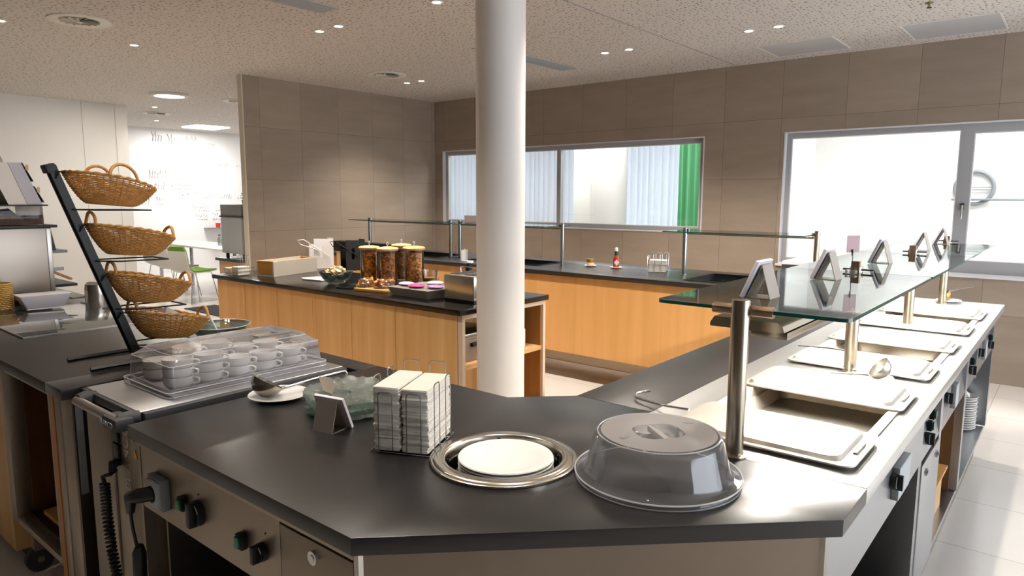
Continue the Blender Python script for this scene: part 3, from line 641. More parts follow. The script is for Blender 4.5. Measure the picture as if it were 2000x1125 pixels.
SG = [(-.615, 1.735, 'tilted sign holder on the glass right above the nearest guard post', 1.0), (-.60, 2.26, 'tilted sign holder on the glass just left of the pink card', 1.0),
      (-.59, 2.95, 'tilted sign holder on the glass between second and third guard posts', 1.0), (-.585, 3.78, 'tilted sign holder on the glass just beyond the third guard post', 1.0), (-.585, 4.36, 'tilted sign holder at the far end of the glass by the window', 1.0)]
first = None
for x, y, lb, s in SG:
    if first is None: first = sign(lb, (x, y, ZG), 0, gs, 1.0)
    else: dup(first, (x, y, ZG), 0, lb)
pc = thing('card_clip', 'small pinkish card on a wire clip standing on the glass near second post', 'card holder', (PX, 2.47, ZG), 0, local=True)
B().cb((0, 0, .006), (.03, .03, .012)).o('block', m_acr, pc)
B().tube([(0, 0, .012), (.002, 0, .05), (.0, 0, .075)], .0012, 6).cb((0, 0, .07), (.004, .006, .02)).o('wire', m_dark, pc)
B().cb((0, .004, .098), (.05, .001, .056), rz=radians(55)).o('card', mat('pink_card', '#cfaeb2', .6), pc)

# ------------------------------------------------------------------ plate dispenser, plates, round cover
pd = thing('plate_dispenser', 'round steel plate dispenser sunk into the black corner worktop', 'plate dispenser', (DC[0], DC[1], ZT))
z = ZT; cx, cy = DC
B().lathe([(.158, -.001), (.169, .0005), (.169, .005), (.166, .007), (.162, .006), (.159, .009), (.137, .010), (.134, .007), (.134, -.02), (.136, -.02), (.139, -.001)], (cx, cy, z), 72, True).o('flange', m_pan, pd)
B().lathe([(.134, -.02), (.1345, -.18), (.0, -.18), (0, -.176), (.1305, -.176), (.131, -.02)], (cx, cy, z), 48, True).o('sleeve', m_dark, pd)
g = B()
for i in range(4):
    a = pi/4+i*pi/2
    g.tube([(cx+.127*cos(a), cy+.127*sin(a), z-.15), (cx+.127*cos(a), cy+.127*sin(a), z+.004)], .003, 8)
g2 = g.o('guide_rods', m_black, pd)
B().cyl((cx, cy, z-.175), .115, .143-.005, seg=40).o('lift_platform', m_dark, pd)
PLC = (-.967, 1.151)
def plate(name, r, lab, loc, grp=None, cat='plate'):
    b = B().lathe([(0, .002), (r*.5, .002), (r*.55, .0), (r*.62, .0), (r*.66, .003), (r*.97, .0085), (r, .0105), (r*.985, .0125), (r*.72, .0085), (r*.64, .0055), (0, .0055)], seg=64)
    return tag(b.o(name, m_por), lab, cat, grp, loc)
pl0 = plate('dinner_plate', .109, 'top white plate in the round steel plate dispenser', (PLC[0], PLC[1], z-.001), 'plates in the dispenser')
for i, lb in enumerate(('second white plate from the top in the plate dispenser', 'third white plate from the top in the plate dispenser', 'fourth white plate from the top in the plate dispenser', 'fifth white plate from the top in the plate dispenser')):
    dup(pl0, (PLC[0]+.001*(-1)**i, PLC[1]+.0015*i % .003, z-.001-.0072*(i+1)), 0, lb)
# round clear cover
cv = thing('cake_cover', 'round clear plastic cover with recessed grip standing on the black worktop', 'cake cover', (-.66, 1.292, ZT), 0, local=True)
t_ = .0022
B().lathe([(.176, .0005), (.176, .010), (.172, .0125), (.160, .013), (.157, .016), (.150, .03), (.136, .088), (.130, .097), (.124, .0985), (.0, .0985), (0, .0985-t_), (.124, .0985-t_), (.128, .095), (.1338, .087), (.148, .03), (.155, .0135), (.158, .0105), (.172, .010), (.1737, .008), (.1737, .0005)], seg=96).o('shell', m_acr, cv)
B().tube(arc((0, 0), .176, 0, 2*pi, 80, lambda u, v: (u, v, .0125))[:-1], .0018, 6, True).tube(arc((0, 0), .174, 0, 2*pi, 80, lambda u, v: (u, v, .0015))[:-1], .0015, 6, True).o('rim_bead', mat('clear_bead', '#dcdcdf', .15, alpha=.55, spec=.8), cv)
B().tube(arc((0, 0), .1285, 0, 2*pi, 80, lambda u, v: (u, v, .0975))[:-1], .0016, 6, True).o('top_bead', mat('clear_bead2', '#dcdcdf', .15, alpha=.5, spec=.8), cv)
# frosted top disc and the recessed grip
frost = mat('frosted_plastic', '#b4adab', .3, alpha=.5, spec=.5)
b = B()
P = rrect(-.052, -.044, .052, .044, .03, 5)
b.holed(circ((0, 0), .122, 64), [P], .0988, .0994); b.o('frosted_top', frost, cv)
b = B(); Q = rrect(-.044, -.036, .044, .036, .026, 5)
R = [[b.bm.verts.new((p[0], p[1], zz)) for p in l_] for l_, zz in ((P, .0994), (P, .098), (Q, .082))]
for r0, r1 in zip(R, R[1:]):
    for i in range(len(P)): b.bm.faces.new((r0[i], r0[(i+1) % len(P)], r1[(i+1) % len(P)], r1[i]))
b.bm.faces.new(R[-1]); b.o('grip_recess', m_acr, cv)
B().cb((0, 0, .0925), (.014, .086, .014)).o('grip_bar', mat('clear_grip', '#cfc6c2', .12, alpha=.6, spec=.8), cv, bev=.003)
B().cb((-.085, -.02, .0998), (.02, .012, .0006), rz=.6).cb((.083, .04, .0998), (.006, .012, .0006), rz=.6).cb((.093, .036, .0998), (.006, .012, .0006), rz=.6).o('embossed_mark', m_grey, cv)
cv.rotation_euler = (0, 0, radians(52))

# ------------------------------------------------------------------ napkin holder
nh = thing('napkin_holder', 'wire napkin holder standing on the black corner worktop beside the plate dispenser', 'napkin holder', (-1.212, 1.094, ZT), radians(26), local=True)
hw, hd = .071, .08
b = B()
def loop(b, x, y, dx, dy, w, h, r=.0014, z0=.003):
    P = [(x-dx*w/2, y-dy*w/2, z0)]
    for i in range(5):
        a = pi-(pi/2)*i/4; P.append((x+dx*(-w/2+.008+.008*cos(a)), y+dy*(-w/2+.008+.008*cos(a)), h-.008+.008*sin(a)))
    for i in range(5):
        a = pi/2-(pi/2)*i/4; P.append((x+dx*(w/2-.008+.008*cos(a)), y+dy*(w/2-.008+.008*cos(a)), h-.008+.008*sin(a)))
    P.append((x+dx*w/2, y+dy*w/2, z0)); b.tube(P, r, 6)
for i, x in enumerate((-.036, .034)):
    b = B(); loop(b, x, -hd-.004, 1, 0, .035, .147); b.o('wire_loop', m_chrome, nh)
for i, x in enumerate((-.036, .034)):
    b = B(); loop(b, x, hd+.004, 1, 0, .042, .185); b.o('wire_loop', m_chrome, nh)
for i, y in enumerate((-.04, .04)):
    b = B(); loop(b, hw+.004, y, 0, 1, .036, .165); b.o('wire_loop', m_chrome, nh)
    b = B(); loop(b, -hw-.004, y, 0, 1, .036, .175); b.o('wire_loop', m_chrome, nh)
b = B().tube([(-hw-.004, -hd-.004, .003), (hw+.004, -hd-.004, .003), (hw+.004, hd+.004, .003), (-hw-.004, hd+.004, .003)], .0016, 6, True)
for y in (-.05, 0, .05): b.tube([(-hw-.004, y, .003), (hw+.004, y, .003)], .0014, 6)
b.o('base_wire', m_chrome, nh)
def stack(b, x0, x1, y0, y1, z0, z1, n, jit=.002, seed=1):
    rd = random.Random(seed); zz = z0; h = (z1-z0)/n; R = []
    for i in range(n):
        dx, dy = rd.uniform(-jit, jit), rd.uniform(-jit, jit); e = jit
        for q, zf in ((0, .0), (1, .5), (0, 1.0)):
            s_ = e*.3*(1-q)
            P = rrect(x0+dx+s_, y0+dy+s_, x1+dx-s_, y1+dy-s_, .004, 2)
            P = [(p[0]+rd.uniform(-1, 1)*jit*.35, p[1]+rd.uniform(-1, 1)*jit*.35) for p in P]
            R.append([b.bm.verts.new((p[0], p[1], zz+h*zf)) for p in P])
        zz += h
    n2 = len(R[0])
    for r0, r1 in zip(R, R[1:]):
        for i in range(n2): b.bm.faces.new((r0[i], r0[(i+1) % n2], r1[(i+1) % n2], r1[i]))
    b.bm.faces.new(R[0][::-1]); b.bm.faces.new(R[-1]); return b
Mh = Matrix.Translation((-1.212, 1.094, ZT)) @ Matrix.Rotation(radians(26), 4, 'Z')
for i, (x0, x1, z1, lb) in enumerate(((-.068, -.0025, .158, 'left tall pile of white paper napkins in the wire holder'), (.0025, .068, .155, 'right tall pile of white paper napkins in the wire holder'))):
    b = stack(B(), x0, x1, -hd+.001, hd-.001, .0, z1-.006, 22, .0022, i+3)
    o_ = b.o('napkin_pile', m_nap, sharp=.5); o_.matrix_world = Mh @ Matrix.Translation((0, 0, .006)); tag(o_, lb, 'napkins', 'napkin piles in the wire holder')

# ------------------------------------------------------------------ ladle on its plate
plate('saucer_plate', .088, 'white plate under the large ladle on the black corner worktop', (-1.808, 1.098, ZT+.0004))
def ladle(name, label, loc, rz, r=.043, L=.24, rise=.035, tilt=0, tip=True, mt=None):
    t = thing(name, label, 'ladle', loc, rz, local=True); mt = mt or m_pan
    th = .0015; prof = []
    for i in range(9): a = -pi/2+(pi/2)*i/8; prof.append((r*cos(a), r*sin(a)+r))
    for i in range(8, -1, -1): a = -pi/2+(pi/2)*i/8; prof.append(((r-th)*cos(a), (r-th)*sin(a)+r))
    b = B().lathe(prof, seg=36); b.xf(Matrix.Translation((0, 0, r)) @ Matrix.Rotation(tilt, 4, 'Y') @ Matrix.Translation((0, 0, -r))); b.o('bowl', mt, t)
    ex = Vector((r*cos(-tilt), 0, r+r*sin(-tilt)))
    P = [ex+Vector((-.001, 0, -.002)), ex+Vector((.02, 0, .0)), ex+Vector((L*.5, 0, rise*.5)), ex+Vector((L, 0, rise))]
    b = B().tube(P, .005, 10, rr=[.006, .0045, .0042, .005])
    if tip: b.tube([ex+Vector((L, 0, rise)), ex+Vector((L+.012, 0, rise+.001)), ex+Vector((L+.018, 0, rise-.008)), ex+Vector((L+.012, 0, rise-.024))], .004, 8)
    b.o('handle', m_chrome, t); return t
ladle('ladle', 'big steel ladle lying on a white plate beside the cup trolley', (-1.812, 1.066, ZT+.0065), radians(74), r=.047, tilt=radians(32), L=.185, rise=.022)
# ------------------------------------------------------------------ textured glass platters
GP = (-1.548, 1.168)
m_crin = clear('crinkled_glass', '#dbe8e1', gloss=.3, rough=.04, edge=.3, haze=.07, bmp=.9, bsc=55)
def crinkle(b, r, z0, h, seed, ri=.0):
    rd = random.Random(seed); n = 64; rings = []
    for rr_, zz in ((r*.0001, z0), (r*.5, z0), (r*.9, z0+h*.3), (r, z0+h*.6), (r*1.0, z0+h), (r*.9, z0+h*.75), (r*.7, z0+h*.5), (r*.35, z0+h*.45), (r*.0001, z0+h*.45)):
        rings.append([b.bm.verts.new(((rr_*(1+.02*rd.uniform(-1, 1)))*cos(2*pi*i/n), (rr_*(1+.02*rd.uniform(-1, 1)))*sin(2*pi*i/n), zz+h*.3*rd.uniform(-1, 1)*(zz > z0+1e-6))) for i in range(n)])
    for a, c_ in zip(rings, rings[1:]):
        for i in range(n): b.bm.faces.new((a[i], a[(i+1) % n], c_[(i+1) % n], c_[i]))
    return b
for k, (r, z0, h, lb) in enumerate(((.128, .0005, .014, 'bottom pale textured glass plate in the stack behind the white sign'), (.122, .0155, .016, 'middle textured glass plate in the stack behind the white sign'), (.126, .038, .020, 'top crinkled greenish glass plate in the stack behind the white sign'))):
    o_ = crinkle(B(), r, 0, h, 5+k).o('glass_plate', m_crin, sharp=1.2); tag(o_, lb, 'glass plate', 'stacked textured glass plates', (GP[0]-.004*k, GP[1]-.002*k, ZT+z0))
tag(B().prism([(-.03, -.012), (.03, -.02), (.05, .0), (.02, .018), (-.02, .016)], 0, .0015).xf(Matrix.Rotation(radians(28), 4, 'Y')).o('cake_server', m_pan), 'dark steel server blade sticking up from the textured glass plate', 'server', loc=(-1.60, 1.12, ZT+.075), rz=radians(-15))

# ------------------------------------------------------------------ cups and their long cover
CUPM = mat('cup_porcelain', '#e9e6e2', .18, spec=.6)
def cup(label, loc, rz):
    t = thing('coffee_cup', label, 'cup', loc, rz, 'white cups under the clear cover', local=True)
    B().lathe([(0, 0), (.025, 0), (.026, .002), (.036, .006), (.0435, .016), (.045, .037), (.043, .037), (.0415, .017), (.035, .009), (.024, .004), (0, .003)], seg=36).o('body', CUPM, t)
    B().tube([(.041, 0, .030), (.054, 0, .032), (.063, 0, .028), (.062, 0, .019), (.052, 0, .0135), (.040, 0, .013)], .004, 8, rr=[.0035, .0035, .004, .004, .0035, .0035]).o('handle', CUPM, t)
    return t
ordn = ('first', 'second', 'third', 'fourth', 'fifth'); lv = ('bottom', 'middle', 'top'); c0 = None
for row, x, ys, ns in (('front', -2.098, (.937, 1.032, 1.127, 1.222, 1.317), (3, 3, 2, 2, 2)), ('back', -2.248, (.94, 1.035, 1.13, 1.225, 1.32), (2, 3, 3, 2, 2))):
    for k, (y, n) in enumerate(zip(ys, ns)):
        for j in range(n):
            lb = f'{lv[j] if n == 3 else ("lower", "upper")[j]} white cup in the {ordn[k]} {row}-row stack from the left'
            rz = radians(42+random.uniform(-9, 9)); loc = (x, y, .9122+j*.0275)
            if c0 is None: c0 = cup(lb, loc, rz)
            else: dup(c0, loc, rz, lb)
tag(B().prism(rrect(-2.318, .876, -2.022, 1.402, .02), .9056, .909).prism(rrect(-2.30, .895, -2.04, 1.385, .015), .9091, .9118).o('cup_tray', mat('grey_tray', '#8f8b90', .4)), 'flat grey tray under the cups on top of the trolley', 'tray')
lcv = thing('cup_cover', 'long clear plastic cover with chamfered top over the white cups', 'cover', (-2.17, 1.14, .9058))
def shell(x0, y0, x1, y1, lv):
    b = B(); R = []
    for dx, z, r in lv: R.append([b.bm.verts.new((p[0], p[1], .9058+z)) for p in rrect(x0+dx, y0+dx, x1-dx, y1-dx, max(.003, r), 3)])
    n = len(R[0])
    for a, c_ in zip(R, R[1:]):
        for i in range(n): b.bm.faces.new((a[i], a[(i+1) % n], c_[(i+1) % n], c_[i]))
    return b, R
b, R = shell(-2.332, .862, -2.008, 1.418, [(0, .001, .02), (0, .016, .02), (.014, .018, .016), (.020, .087, .012), (.050, .110, .012), (.056, .118, .012)])
b.bm.faces.new(R[-1]); b.o('shell', m_acr2, lcv, sharp=.35)
bead = mat('cover_edge', '#e6e4ea', .15, alpha=.6, spec=.8)
for dx, z, r in ((0, .0165, .02), (.018, .02, .016), (.021, .088, .012), (.050, .111, .012), (0, .002, .02)):
    P = [(p[0], p[1], .9058+z) for p in rrect(-2.332+dx, .862+dx, -2.008-dx, 1.418-dx, r, 4)]
    B().tube(P, .0015, 5, True).o('edge_bead', bead, lcv)
B().box(-2.12, 1.20, 1.0242, -2.085, 1.335, 1.031).box(-2.113, 1.262, 1.0315, -2.09, 1.275, 1.036).o('grip', mat('cover_grip', '#8c8a88', .3, alpha=.8), lcv, bev=.002)

# ------------------------------------------------------------------ glass bowl with spoon
gb = thing('glass_bowl', 'wide glass salad bowl behind the cup cover', 'bowl', (-2.73, 1.40, ZT), 0, local=True)
B().lathe([(0, .003), (.05, .0), (.06, .003), (.09, .025), (.118, .062), (.124, .064), (.120, .066), (.115, .0635), (.087, .028), (.055, .008), (0, .007)], seg=56).o('bowl_body', clear('bowl_glass', '#dfe9e6', gloss=.25, edge=.3), gb)
B().tube(arc((0, 0), .121, 0, 2*pi, 56, lambda u, v: (u, v, .0655))[:-1], .0022, 6, True).o('rim', mat('bowl_rim', '#c5d2cf', .1, alpha=.7), gb)
sp = B().tube([(.05, 0, .012), (.03, -.01, .05), (.01, -.02, .09), (.008, -.022, .105)], .004, 8, rr=[.003, .003, .005, .006]).ball((.06, .002, .011), .018, 12, (1, .7, .25))
tag(sp.o('serving_spoon', m_por), 'pale serving spoon standing up in the glass bowl behind the cups', 'spoon', loc=(-2.73, 1.38, ZT+.002))

# ------------------------------------------------------------------ basket stand and wicker baskets
bs = thing('basket_stand', 'leaning black metal display stand holding four wicker baskets', 'stand', (-2.68, 1.04, ZT))
for x in (-2.775, -2.56):
    B().tube([(x, .85, ZT+.0085), (x, 1.10, ZT+.0085)], .008, 4).o('foot', m_bmetal, bs)
B().tube([(-2.56, 1.10, ZT+.0085), (-2.775, 1.10, ZT+.0085)], .008, 4).tube([(-2.668, 1.10, ZT+.0085), (-2.668, 1.17, ZT+.0085)], .008, 4).o('cross_bar', m_bmetal, bs)
for dx in (-.017, .012):
    d_ = Vector((.01, -.215, .685)).normalized()
    B().cb((-2.672+dx, .93, ZT+.352), (.012, .026, .722), rx=math.atan2(.232, .690)).o('upright', m_bmetal, bs)
B().cb((-2.676, .812, 1.585), (.052, .03, .028), rx=.3).o('top_cap', m_bmetal, bs, bev=.003)
SH = [(.885, 1.452, 1.10), (.944, 1.272, 1.15), (1.00, 1.095, 1.205), (1.045, .955, 1.235)]
for y, zz, ye in SH:
    b = B()
    b.tube([(-2.70, y-.02, zz-.004), (-2.735, y+.04, zz-.006), (-2.735, ye, zz-.0085)], .003, 6).tube([(-2.65, y-.02, zz-.004), (-2.60, y+.04, zz-.006), (-2.60, ye, zz-.0085)], .003, 6).tube([(-2.735, ye, zz-.0085), (-2.60, ye, zz-.0085)], .003, 6)
    b.tube([(-2.655, y-.062, zz+.10), (-2.64, y-.055, zz+.122), (-2.63, y-.040, zz+.122), (-2.63, y-.034, zz+.108)], .0028, 6)
    b.o('shelf_bracket', m_bmetal, bs)
def basket(label, loc, side=False):
    t = thing('wicker_basket', label, 'basket', loc, 0, 'wicker baskets on the stand', local=True)
    A0, B0, A1, B1, H_ = .070, .055, .147, .116, .092
    NS = 44
    def pos(a, u, off=0):
        f = u**.85; rx = A0+(A1-A0)*f; ry = B0+(B1-B0)*f
        return Vector((ry*cos(a)*(1+off/ry), rx*sin(a)*(1+off/rx), H_*(u**1.25)-.012*u*sin(a)**2-.018*u*sin(a)))
    b = B()
    for i in range(NS):
        a = 2*pi*i/NS; b.tube([pos(a, u/7.0) for u in range(8)], .0021, 5)
    b.o('stakes', m_wick, t)
    b = B(); ND = NS*3
    for j in range(19):
        u = (j+.5)/19
        b.tube([pos(2*pi*i/ND, u+.005*sin(5*2*pi*i/ND+j), .0028*cos(2*pi*i/ND*NS/2+pi*j)) for i in range(ND)], .0024, 5, True)
    b.o('weave', m_wick, t)
    b = B()
    for ph in (0, pi):
        b.tube([pos(2*pi*i/120, 1.0)+Vector((.003*cos(14*2*pi*i/120+ph), 0, .003*sin(14*2*pi*i/120+ph)+.002)) for i in range(120)], .0036, 6, True)
    b.o('braided_rim', m_wick, t)
    b = B(); b.lathe([(0, .0), (1, .0), (1, .004), (0, .004)], seg=40); b.xf(Matrix.Diagonal((B0+.003, A0+.003, 1, 1))); b.o('base', m_wick, t)
    for s in (-1, 1):
        a0 = (0 if s > 0 else pi) if side else pi/2*s
        b = B(); P = []; c_ = pos(a0, 1.0); tn = (pos(a0+.05, 1)-pos(a0-.05, 1)).normalized(); on = Vector((c_.x, c_.y, 0)).normalized()
        for i in range(15):
            q = pi*i/14; base = pos(a0+.0, 1.0); P.append(tuple(base+tn*(.045*cos(q))-on*(.010*sin(q)+.012*cos(q)**2*(0 if side else 1))+Vector((0, 0, .046*sin(q)))))
        b.tube(P, .0055, 7)
        b.tube([(p[0]+.002*cos(i*2), p[1]+.003*sin(i*2.2), p[2]+.003*cos(i*2.2)) for i, p in enumerate(P)], .003, 6)
        b.o('handle', m_wick, t)
    return t
BK = [('top wicker basket on the black stand, handles overlapping', (-2.668, .990, 1.463)),
      ('second wicker basket from the top on the black stand', (-2.668, 1.047, 1.283)),
      ('third wicker basket from the top on the black stand', (-2.668, 1.10, 1.106)),
      ('lowest wicker basket on the black stand, holding a white napkin', (-2.668, 1.162, .962))]
basket(*BK[0], side=True).rotation_euler = (radians(-5), 0, 0)
bk0 = basket(*BK[1]); bk0.rotation_euler = (radians(-5), 0, 0)
for k in (2, 3): dup(bk0, BK[k][1], None, BK[k][0])
b = B()
vs = [b.bm.verts.new(p) for p in ((-.07, -.06, .0), (.06, -.07, .002), (.07, .06, .004), (-.05, .07, .0), (0, 0, .035), (-.01, .01, .05))]
for f in ((0, 1, 4), (1, 2, 4), (2, 3, 5), (3, 0, 5), (0, 4, 5), (4, 2, 5)): b.bm.faces.new([vs[i] for i in f])
nk = b.o('cloth_napkin', mat('white_cloth', '#ece8e6', .85), sharp=.2); tag(nk, 'folded white napkin lying in the lowest wicker basket', 'napkin', loc=(-2.655, 1.15, 1.028))
nk.rotation_euler = (radians(-9), 0, .3)
# ------------------------------------------------------------------ things on the island
ZI = .8985
m_binw = mat('white_card', '#f0eeee', .5)
# napkin caddy
nc = thing('cutlery_caddy', 'low wire caddy with rolled white napkins at the far left of the island', 'caddy', (-4.925, 2.70, ZI), radians(8), local=True)
b = B().tube([(-.085, -.075, .004), (.085, -.075, .004), (.085, .075, .004), (-.085, .075, .004)], .002, 6, True)
for z in (.03, .055): b.tube([(-.085, -.075, z), (.085, -.075, z), (.085, .075, z), (-.085, .075, z)], .0015, 6, True)
for x, y in ((-.085, -.075), (0, -.075), (.085, -.075), (.085, .075), (0, .075), (-.085, .075)): b.tube([(x, y, .003), (x, y, .06)], .0015, 6)
b.o('wire_frame', m_chrome, nc)
for i, (x, y) in enumerate(((-.06, .05), (-.03, .05), (0, .05), (.04, .05), (.06, .02))):
    b = B(); loop(b, x, y, 1, 0, .024, .15); b.o('wire_loop', m_chrome, nc)
Mn = Matrix.Translation((-4.925, 2.70, ZI)) @ Matrix.Rotation(radians(8), 4, 'Z')
for k, (x0, x1, z0, h, lb) in enumerate(((-.078, -.004, .006, .05, 'left pile of white napkins in the low island caddy'), (.004, .078, .006, .062, 'right pile of white napkins in the low island caddy'))):
    o_ = stack(B(), x0, x1, -.068, .04, 0, h, 7, .003, k+9).o('napkin_pile', m_nap); o_.matrix_world = Mn @ Matrix.Translation((0, 0, .006)); tag(o_, lb, 'napkins', 'napkin piles in the low caddy')
# crate
cr = thing('wooden_crate', 'long pale wooden crate on the island in front of the tiled wall', 'crate', (-4.585, 2.785, ZI), radians(14), local=True)
B().box(-.17, 0, 0, 0, .47, .012).box(-.012, 0, .012, 0, .47, .115).box(-.17, 0, .012, -.158, .47, .115).o('crate_body', mat('whitewashed_wood', '#dcd2c2', .6), cr)
B().box(-.158, 0, .012, -.012, .014, .115).o('end_board', m_bam, cr); B().box(-.158, .456, .012, -.012, .47, .115).o('end_board', m_bam, cr)
B().box(-.156, .016, .0125, -.014, .454, .085).o('filling', m_bam, cr)
# folder stands with wire flap
def folder(label, loc, rz, mt, mt2):
    t = thing('folder_stand', label, 'file box', loc, rz, local=True)
    b = B().holed([(0, 0), (.19, 0), (.19, .24), (0, .25)], [rrect(.055, .09, .085, .185, .014, 4)], 0, .004, lambda u, v, w: (u, w, v)); b.xf(Matrix.Rotation(radians(90), 4, 'Z')); b.o('side_panel', mt, t)
    B().box(-.075, .186, 0, -.0045, .19, .25).box(-.075, 0, 0, -.071, .186, .20).box(-.071, .0, 0, -.0045, .186, .004).o('box_body', mt2, t)
    B().tube([(.008, .05, .15), (.006, -.13, .21), (.006, -.155, .245), (.006, -.10, .248), (.008, .15, .09)], .0035, 6).o('wire_flap', mt, t)
    return t
folder('white file box with a white wire flap standing behind the wooden crate', (-4.84, 3.315, ZI), 0, m_binw, m_binw)
folder('black file box with a black wire flap standing left of the cereal jars', (-4.49, 3.37, ZI), 0, m_black, m_black)
wb_ = tag(B().prism([(-.16, -.06), (-.10, -.09), (.10, -.07), (.10, .06), (-.12, .07)], 0, .008).o('white_board', m_por, bev=.002), 'flat white slab lying on the island left of the chip bowl', 'board', loc=(-4.20, 2.93, ZI))
# bowl of chips
bo = thing('snack_bowl', 'clear glass bowl of pale chips on the island', 'bowl', (-3.93, 2.86, ZI), local=True)
B().lathe([(0, .004), (.05, .0), (.055, .004), (.09, .035), (.118, .085), (.115, .086), (.086, .038), (.05, .01), (0, .01)], seg=48).o('bowl_body', clear('bowl_glass2', '#e4ecec', gloss=.2, edge=.3), bo)
b = B(); rd = random.Random(3)
for i in range(70):
    a = rd.uniform(0, 2*pi); r = .06*math.sqrt(rd.random()); z = .055+.035*rd.random()+.03*(1-r/.06)
    b.cb((r*cos(a), r*sin(a), z), (.036, .026, .004), rz=rd.uniform(0, 3), rx=rd.uniform(-.8, .8), ry=rd.uniform(-.8, .8))
ch = b.o('chips', mat('pale_chips', '#ead7a8', .7, var=.15, vscale=40)); ch['kind'] = 'stuff'; tag(ch, 'heap of pale chips filling the clear glass bowl on the island', 'chips', loc=(-3.93, 2.86, ZI))
tag(B().lathe([(0, .002), (.09, .0), (.12, .01), (.115, .012), (.085, .005), (0, .005)], seg=40).o('glass_dish', clear('dish_glass', '#d5dcdc', gloss=.3, edge=.35)), 'shallow clear glass dish between the chip bowl and the bread board', 'dish', loc=(-3.70, 2.83, ZI))
# bread board with packets
bd = tag(B().prism(rrect(-.135, -.09, .135, .09, .03), 0, .018).o('serving_board', m_bam, bev=.006), 'thick bamboo board carrying wrapped snacks in front of the cereal jars', 'board', loc=(-3.44, 2.82, ZI), rz=radians(12))
film = clear('clear_film', '#f6f2ee', gloss=.3, rough=.12, edge=.4)
for k, (x, y, w, lb, colr) in enumerate(((-3.53, 2.80, .09, 'wrapped yellow crackers on the left of the bamboo board', '#d99a3a'), (-3.395, 2.835, .12, 'wrapped orange-brown pastry on the right of the bamboo board', '#c07a3c'))):
    t = thing('wrapped_snack', lb, 'packet', (x, y, ZI+.0185), radians(12+8*k), 'wrapped snacks on the bamboo board', local=True)
    b = B(); rd = random.Random(20+k)
    for i in range(16): b.cb((rd.uniform(-w/2+.02, w/2-.02), rd.uniform(-.045, .045), .012+.035*rd.random()), (.04, .03, .012), rz=rd.uniform(0, 3), rx=rd.uniform(-.5, .5), ry=rd.uniform(-.5, .5))
    b.o('contents', mat('snack', colr, .6, var=.3, vscale=50), t, bev=.002)
    b = B().ball((0, 0, .0), 1, 20, (w/2+.012, .065, .062)); bmesh.ops.delete(b.bm, geom=[v for v in b.bm.verts if v.co.z < -.001], context='VERTS'); b.o('film', film, t)
# cereal jars
def jar(label, loc, c1, h=.245, r=.062):
    t = thing('cereal_jar', label, 'jar', loc, 0, 'cereal jars with wooden lids', local=True)
    B().lathe([(0, .0), (r-.004, .0), (r, .006), (r*1.02, .03), (r, .05), (r, h-.012), (r-.003, h-.012), (r-.003, .05), (r-.002, .03), (r-.005, .008), (0, .006)], seg=40).o('glass_body', clear('jar_glass', '#fbfafb', gloss=.08, edge=.2), t)
    M = mat('cereal_mix', c1, .7); n, l, bb = nodes(M); tc = n.new('ShaderNodeTexCoord'); vo = n.new('ShaderNodeTexVoronoi'); vo.inputs['Scale'].default_value = 75
    l.new(tc.outputs['Object'], vo.inputs[0]); ra = n.new('ShaderNodeValToRGB'); el = ra.color_ramp.elements
    el[0].color = lin(c1, .6); el[1].color = lin(c1, 2.3); e2 = el.new(.45); e2.color = lin(c1, 1.1)
    sp = n.new('ShaderNodeSeparateColor'); l.new(vo.outputs['Color'], sp.inputs[0]); l.new(sp.outputs[0], ra.inputs[0]); l.new(ra.outputs[0], bb.inputs['Base Color'])
    bp = n.new('ShaderNodeBump'); bp.inputs['Strength'].default_value = 1; bp.inputs['Distance'].default_value = .005; l.new(vo.outputs['Distance'], bp.inputs['Height']); l.new(bp.outputs[0], bb.inputs['Normal'])
    B().lathe([(0, .009), (r-.008, .009), (r-.005, .02), (r-.005, h-.035), (r*.5, h-.03), (0, h-.028)], seg=36).o('cereal', M, t)
    B().lathe([(0, h-.012), (r+.006, h-.0115), (r+.011, h-.006), (r+.011, h+.004), (r+.004, h+.010), (r*.5, h+.016), (0, h+.018)], seg=40).o('wooden_lid', m_lidw, t)
    b = B().tube([(0, 0, h+.016), (0, 0, h+.028)], .004, 8).tube(arc((0, h+.036), .009, 0, 2*pi, 14, lambda u, v: (u, 0, v))[:-1], .003, 6, True); b.o('lid_knob', m_binw, t)
    return t
jar('cereal jar of golden flakes, leftmost of the four', (-3.765, 3.02, ZI), '#d98a1e')
jar('cereal jar of brown muesli, front and second from the left', (-3.585, 3.03, ZI), '#a5703a')
jar('cereal jar of dark muesli, half hidden between two others', (-3.765, 3.31, ZI), '#8f6430')
jar('cereal jar of pale oat flakes, rightmost of the four', (-3.50, 3.19, ZI), '#c98c4c', r=.066)
# steel tray with packets
st_ = thing('steel_tray', 'slanted steel tray holding pink packets left of the toaster', 'tray', (-3.06, 2.88, ZI))
b = B().prism([(-3.21, 2.745), (-2.90, 2.745), (-2.90, 3.02), (-3.21, 3.02)], ZI, ZI+.052, [(-3.235, 2.725), (-2.875, 2.725), (-2.875, 3.04), (-3.235, 3.04)])
b.o('tray_body', mat('tray_metal', '#98938c', .4, .35), st_)
for k, (x, y, cc_, lb) in enumerate(((-3.175, 2.83, '#c9b6cf', 'pale lilac packet at the left of the steel tray'), (-3.055, 2.80, '#c4508f', 'pink packet in the middle of the steel tray'), (-2.935, 2.84, '#b07ab0', 'purple packet at the right of the steel tray'), (-3.07, 2.97, '#e6d9e0', 'white packet at the back of the steel tray'))):
    b = B().ball((0, 0, 0), 1, 16, (.056, .045, .012)); tag(b.o('snack_packet', mat('packet', cc_, .25)), lb, 'packet', 'packets in the steel tray', (x, y, ZI+.0645), rz=k*.1)
ju = thing('glass_jug', 'small glass jug of orange juice behind the steel tray', 'jug', (-3.33, 3.17, ZI), local=True)
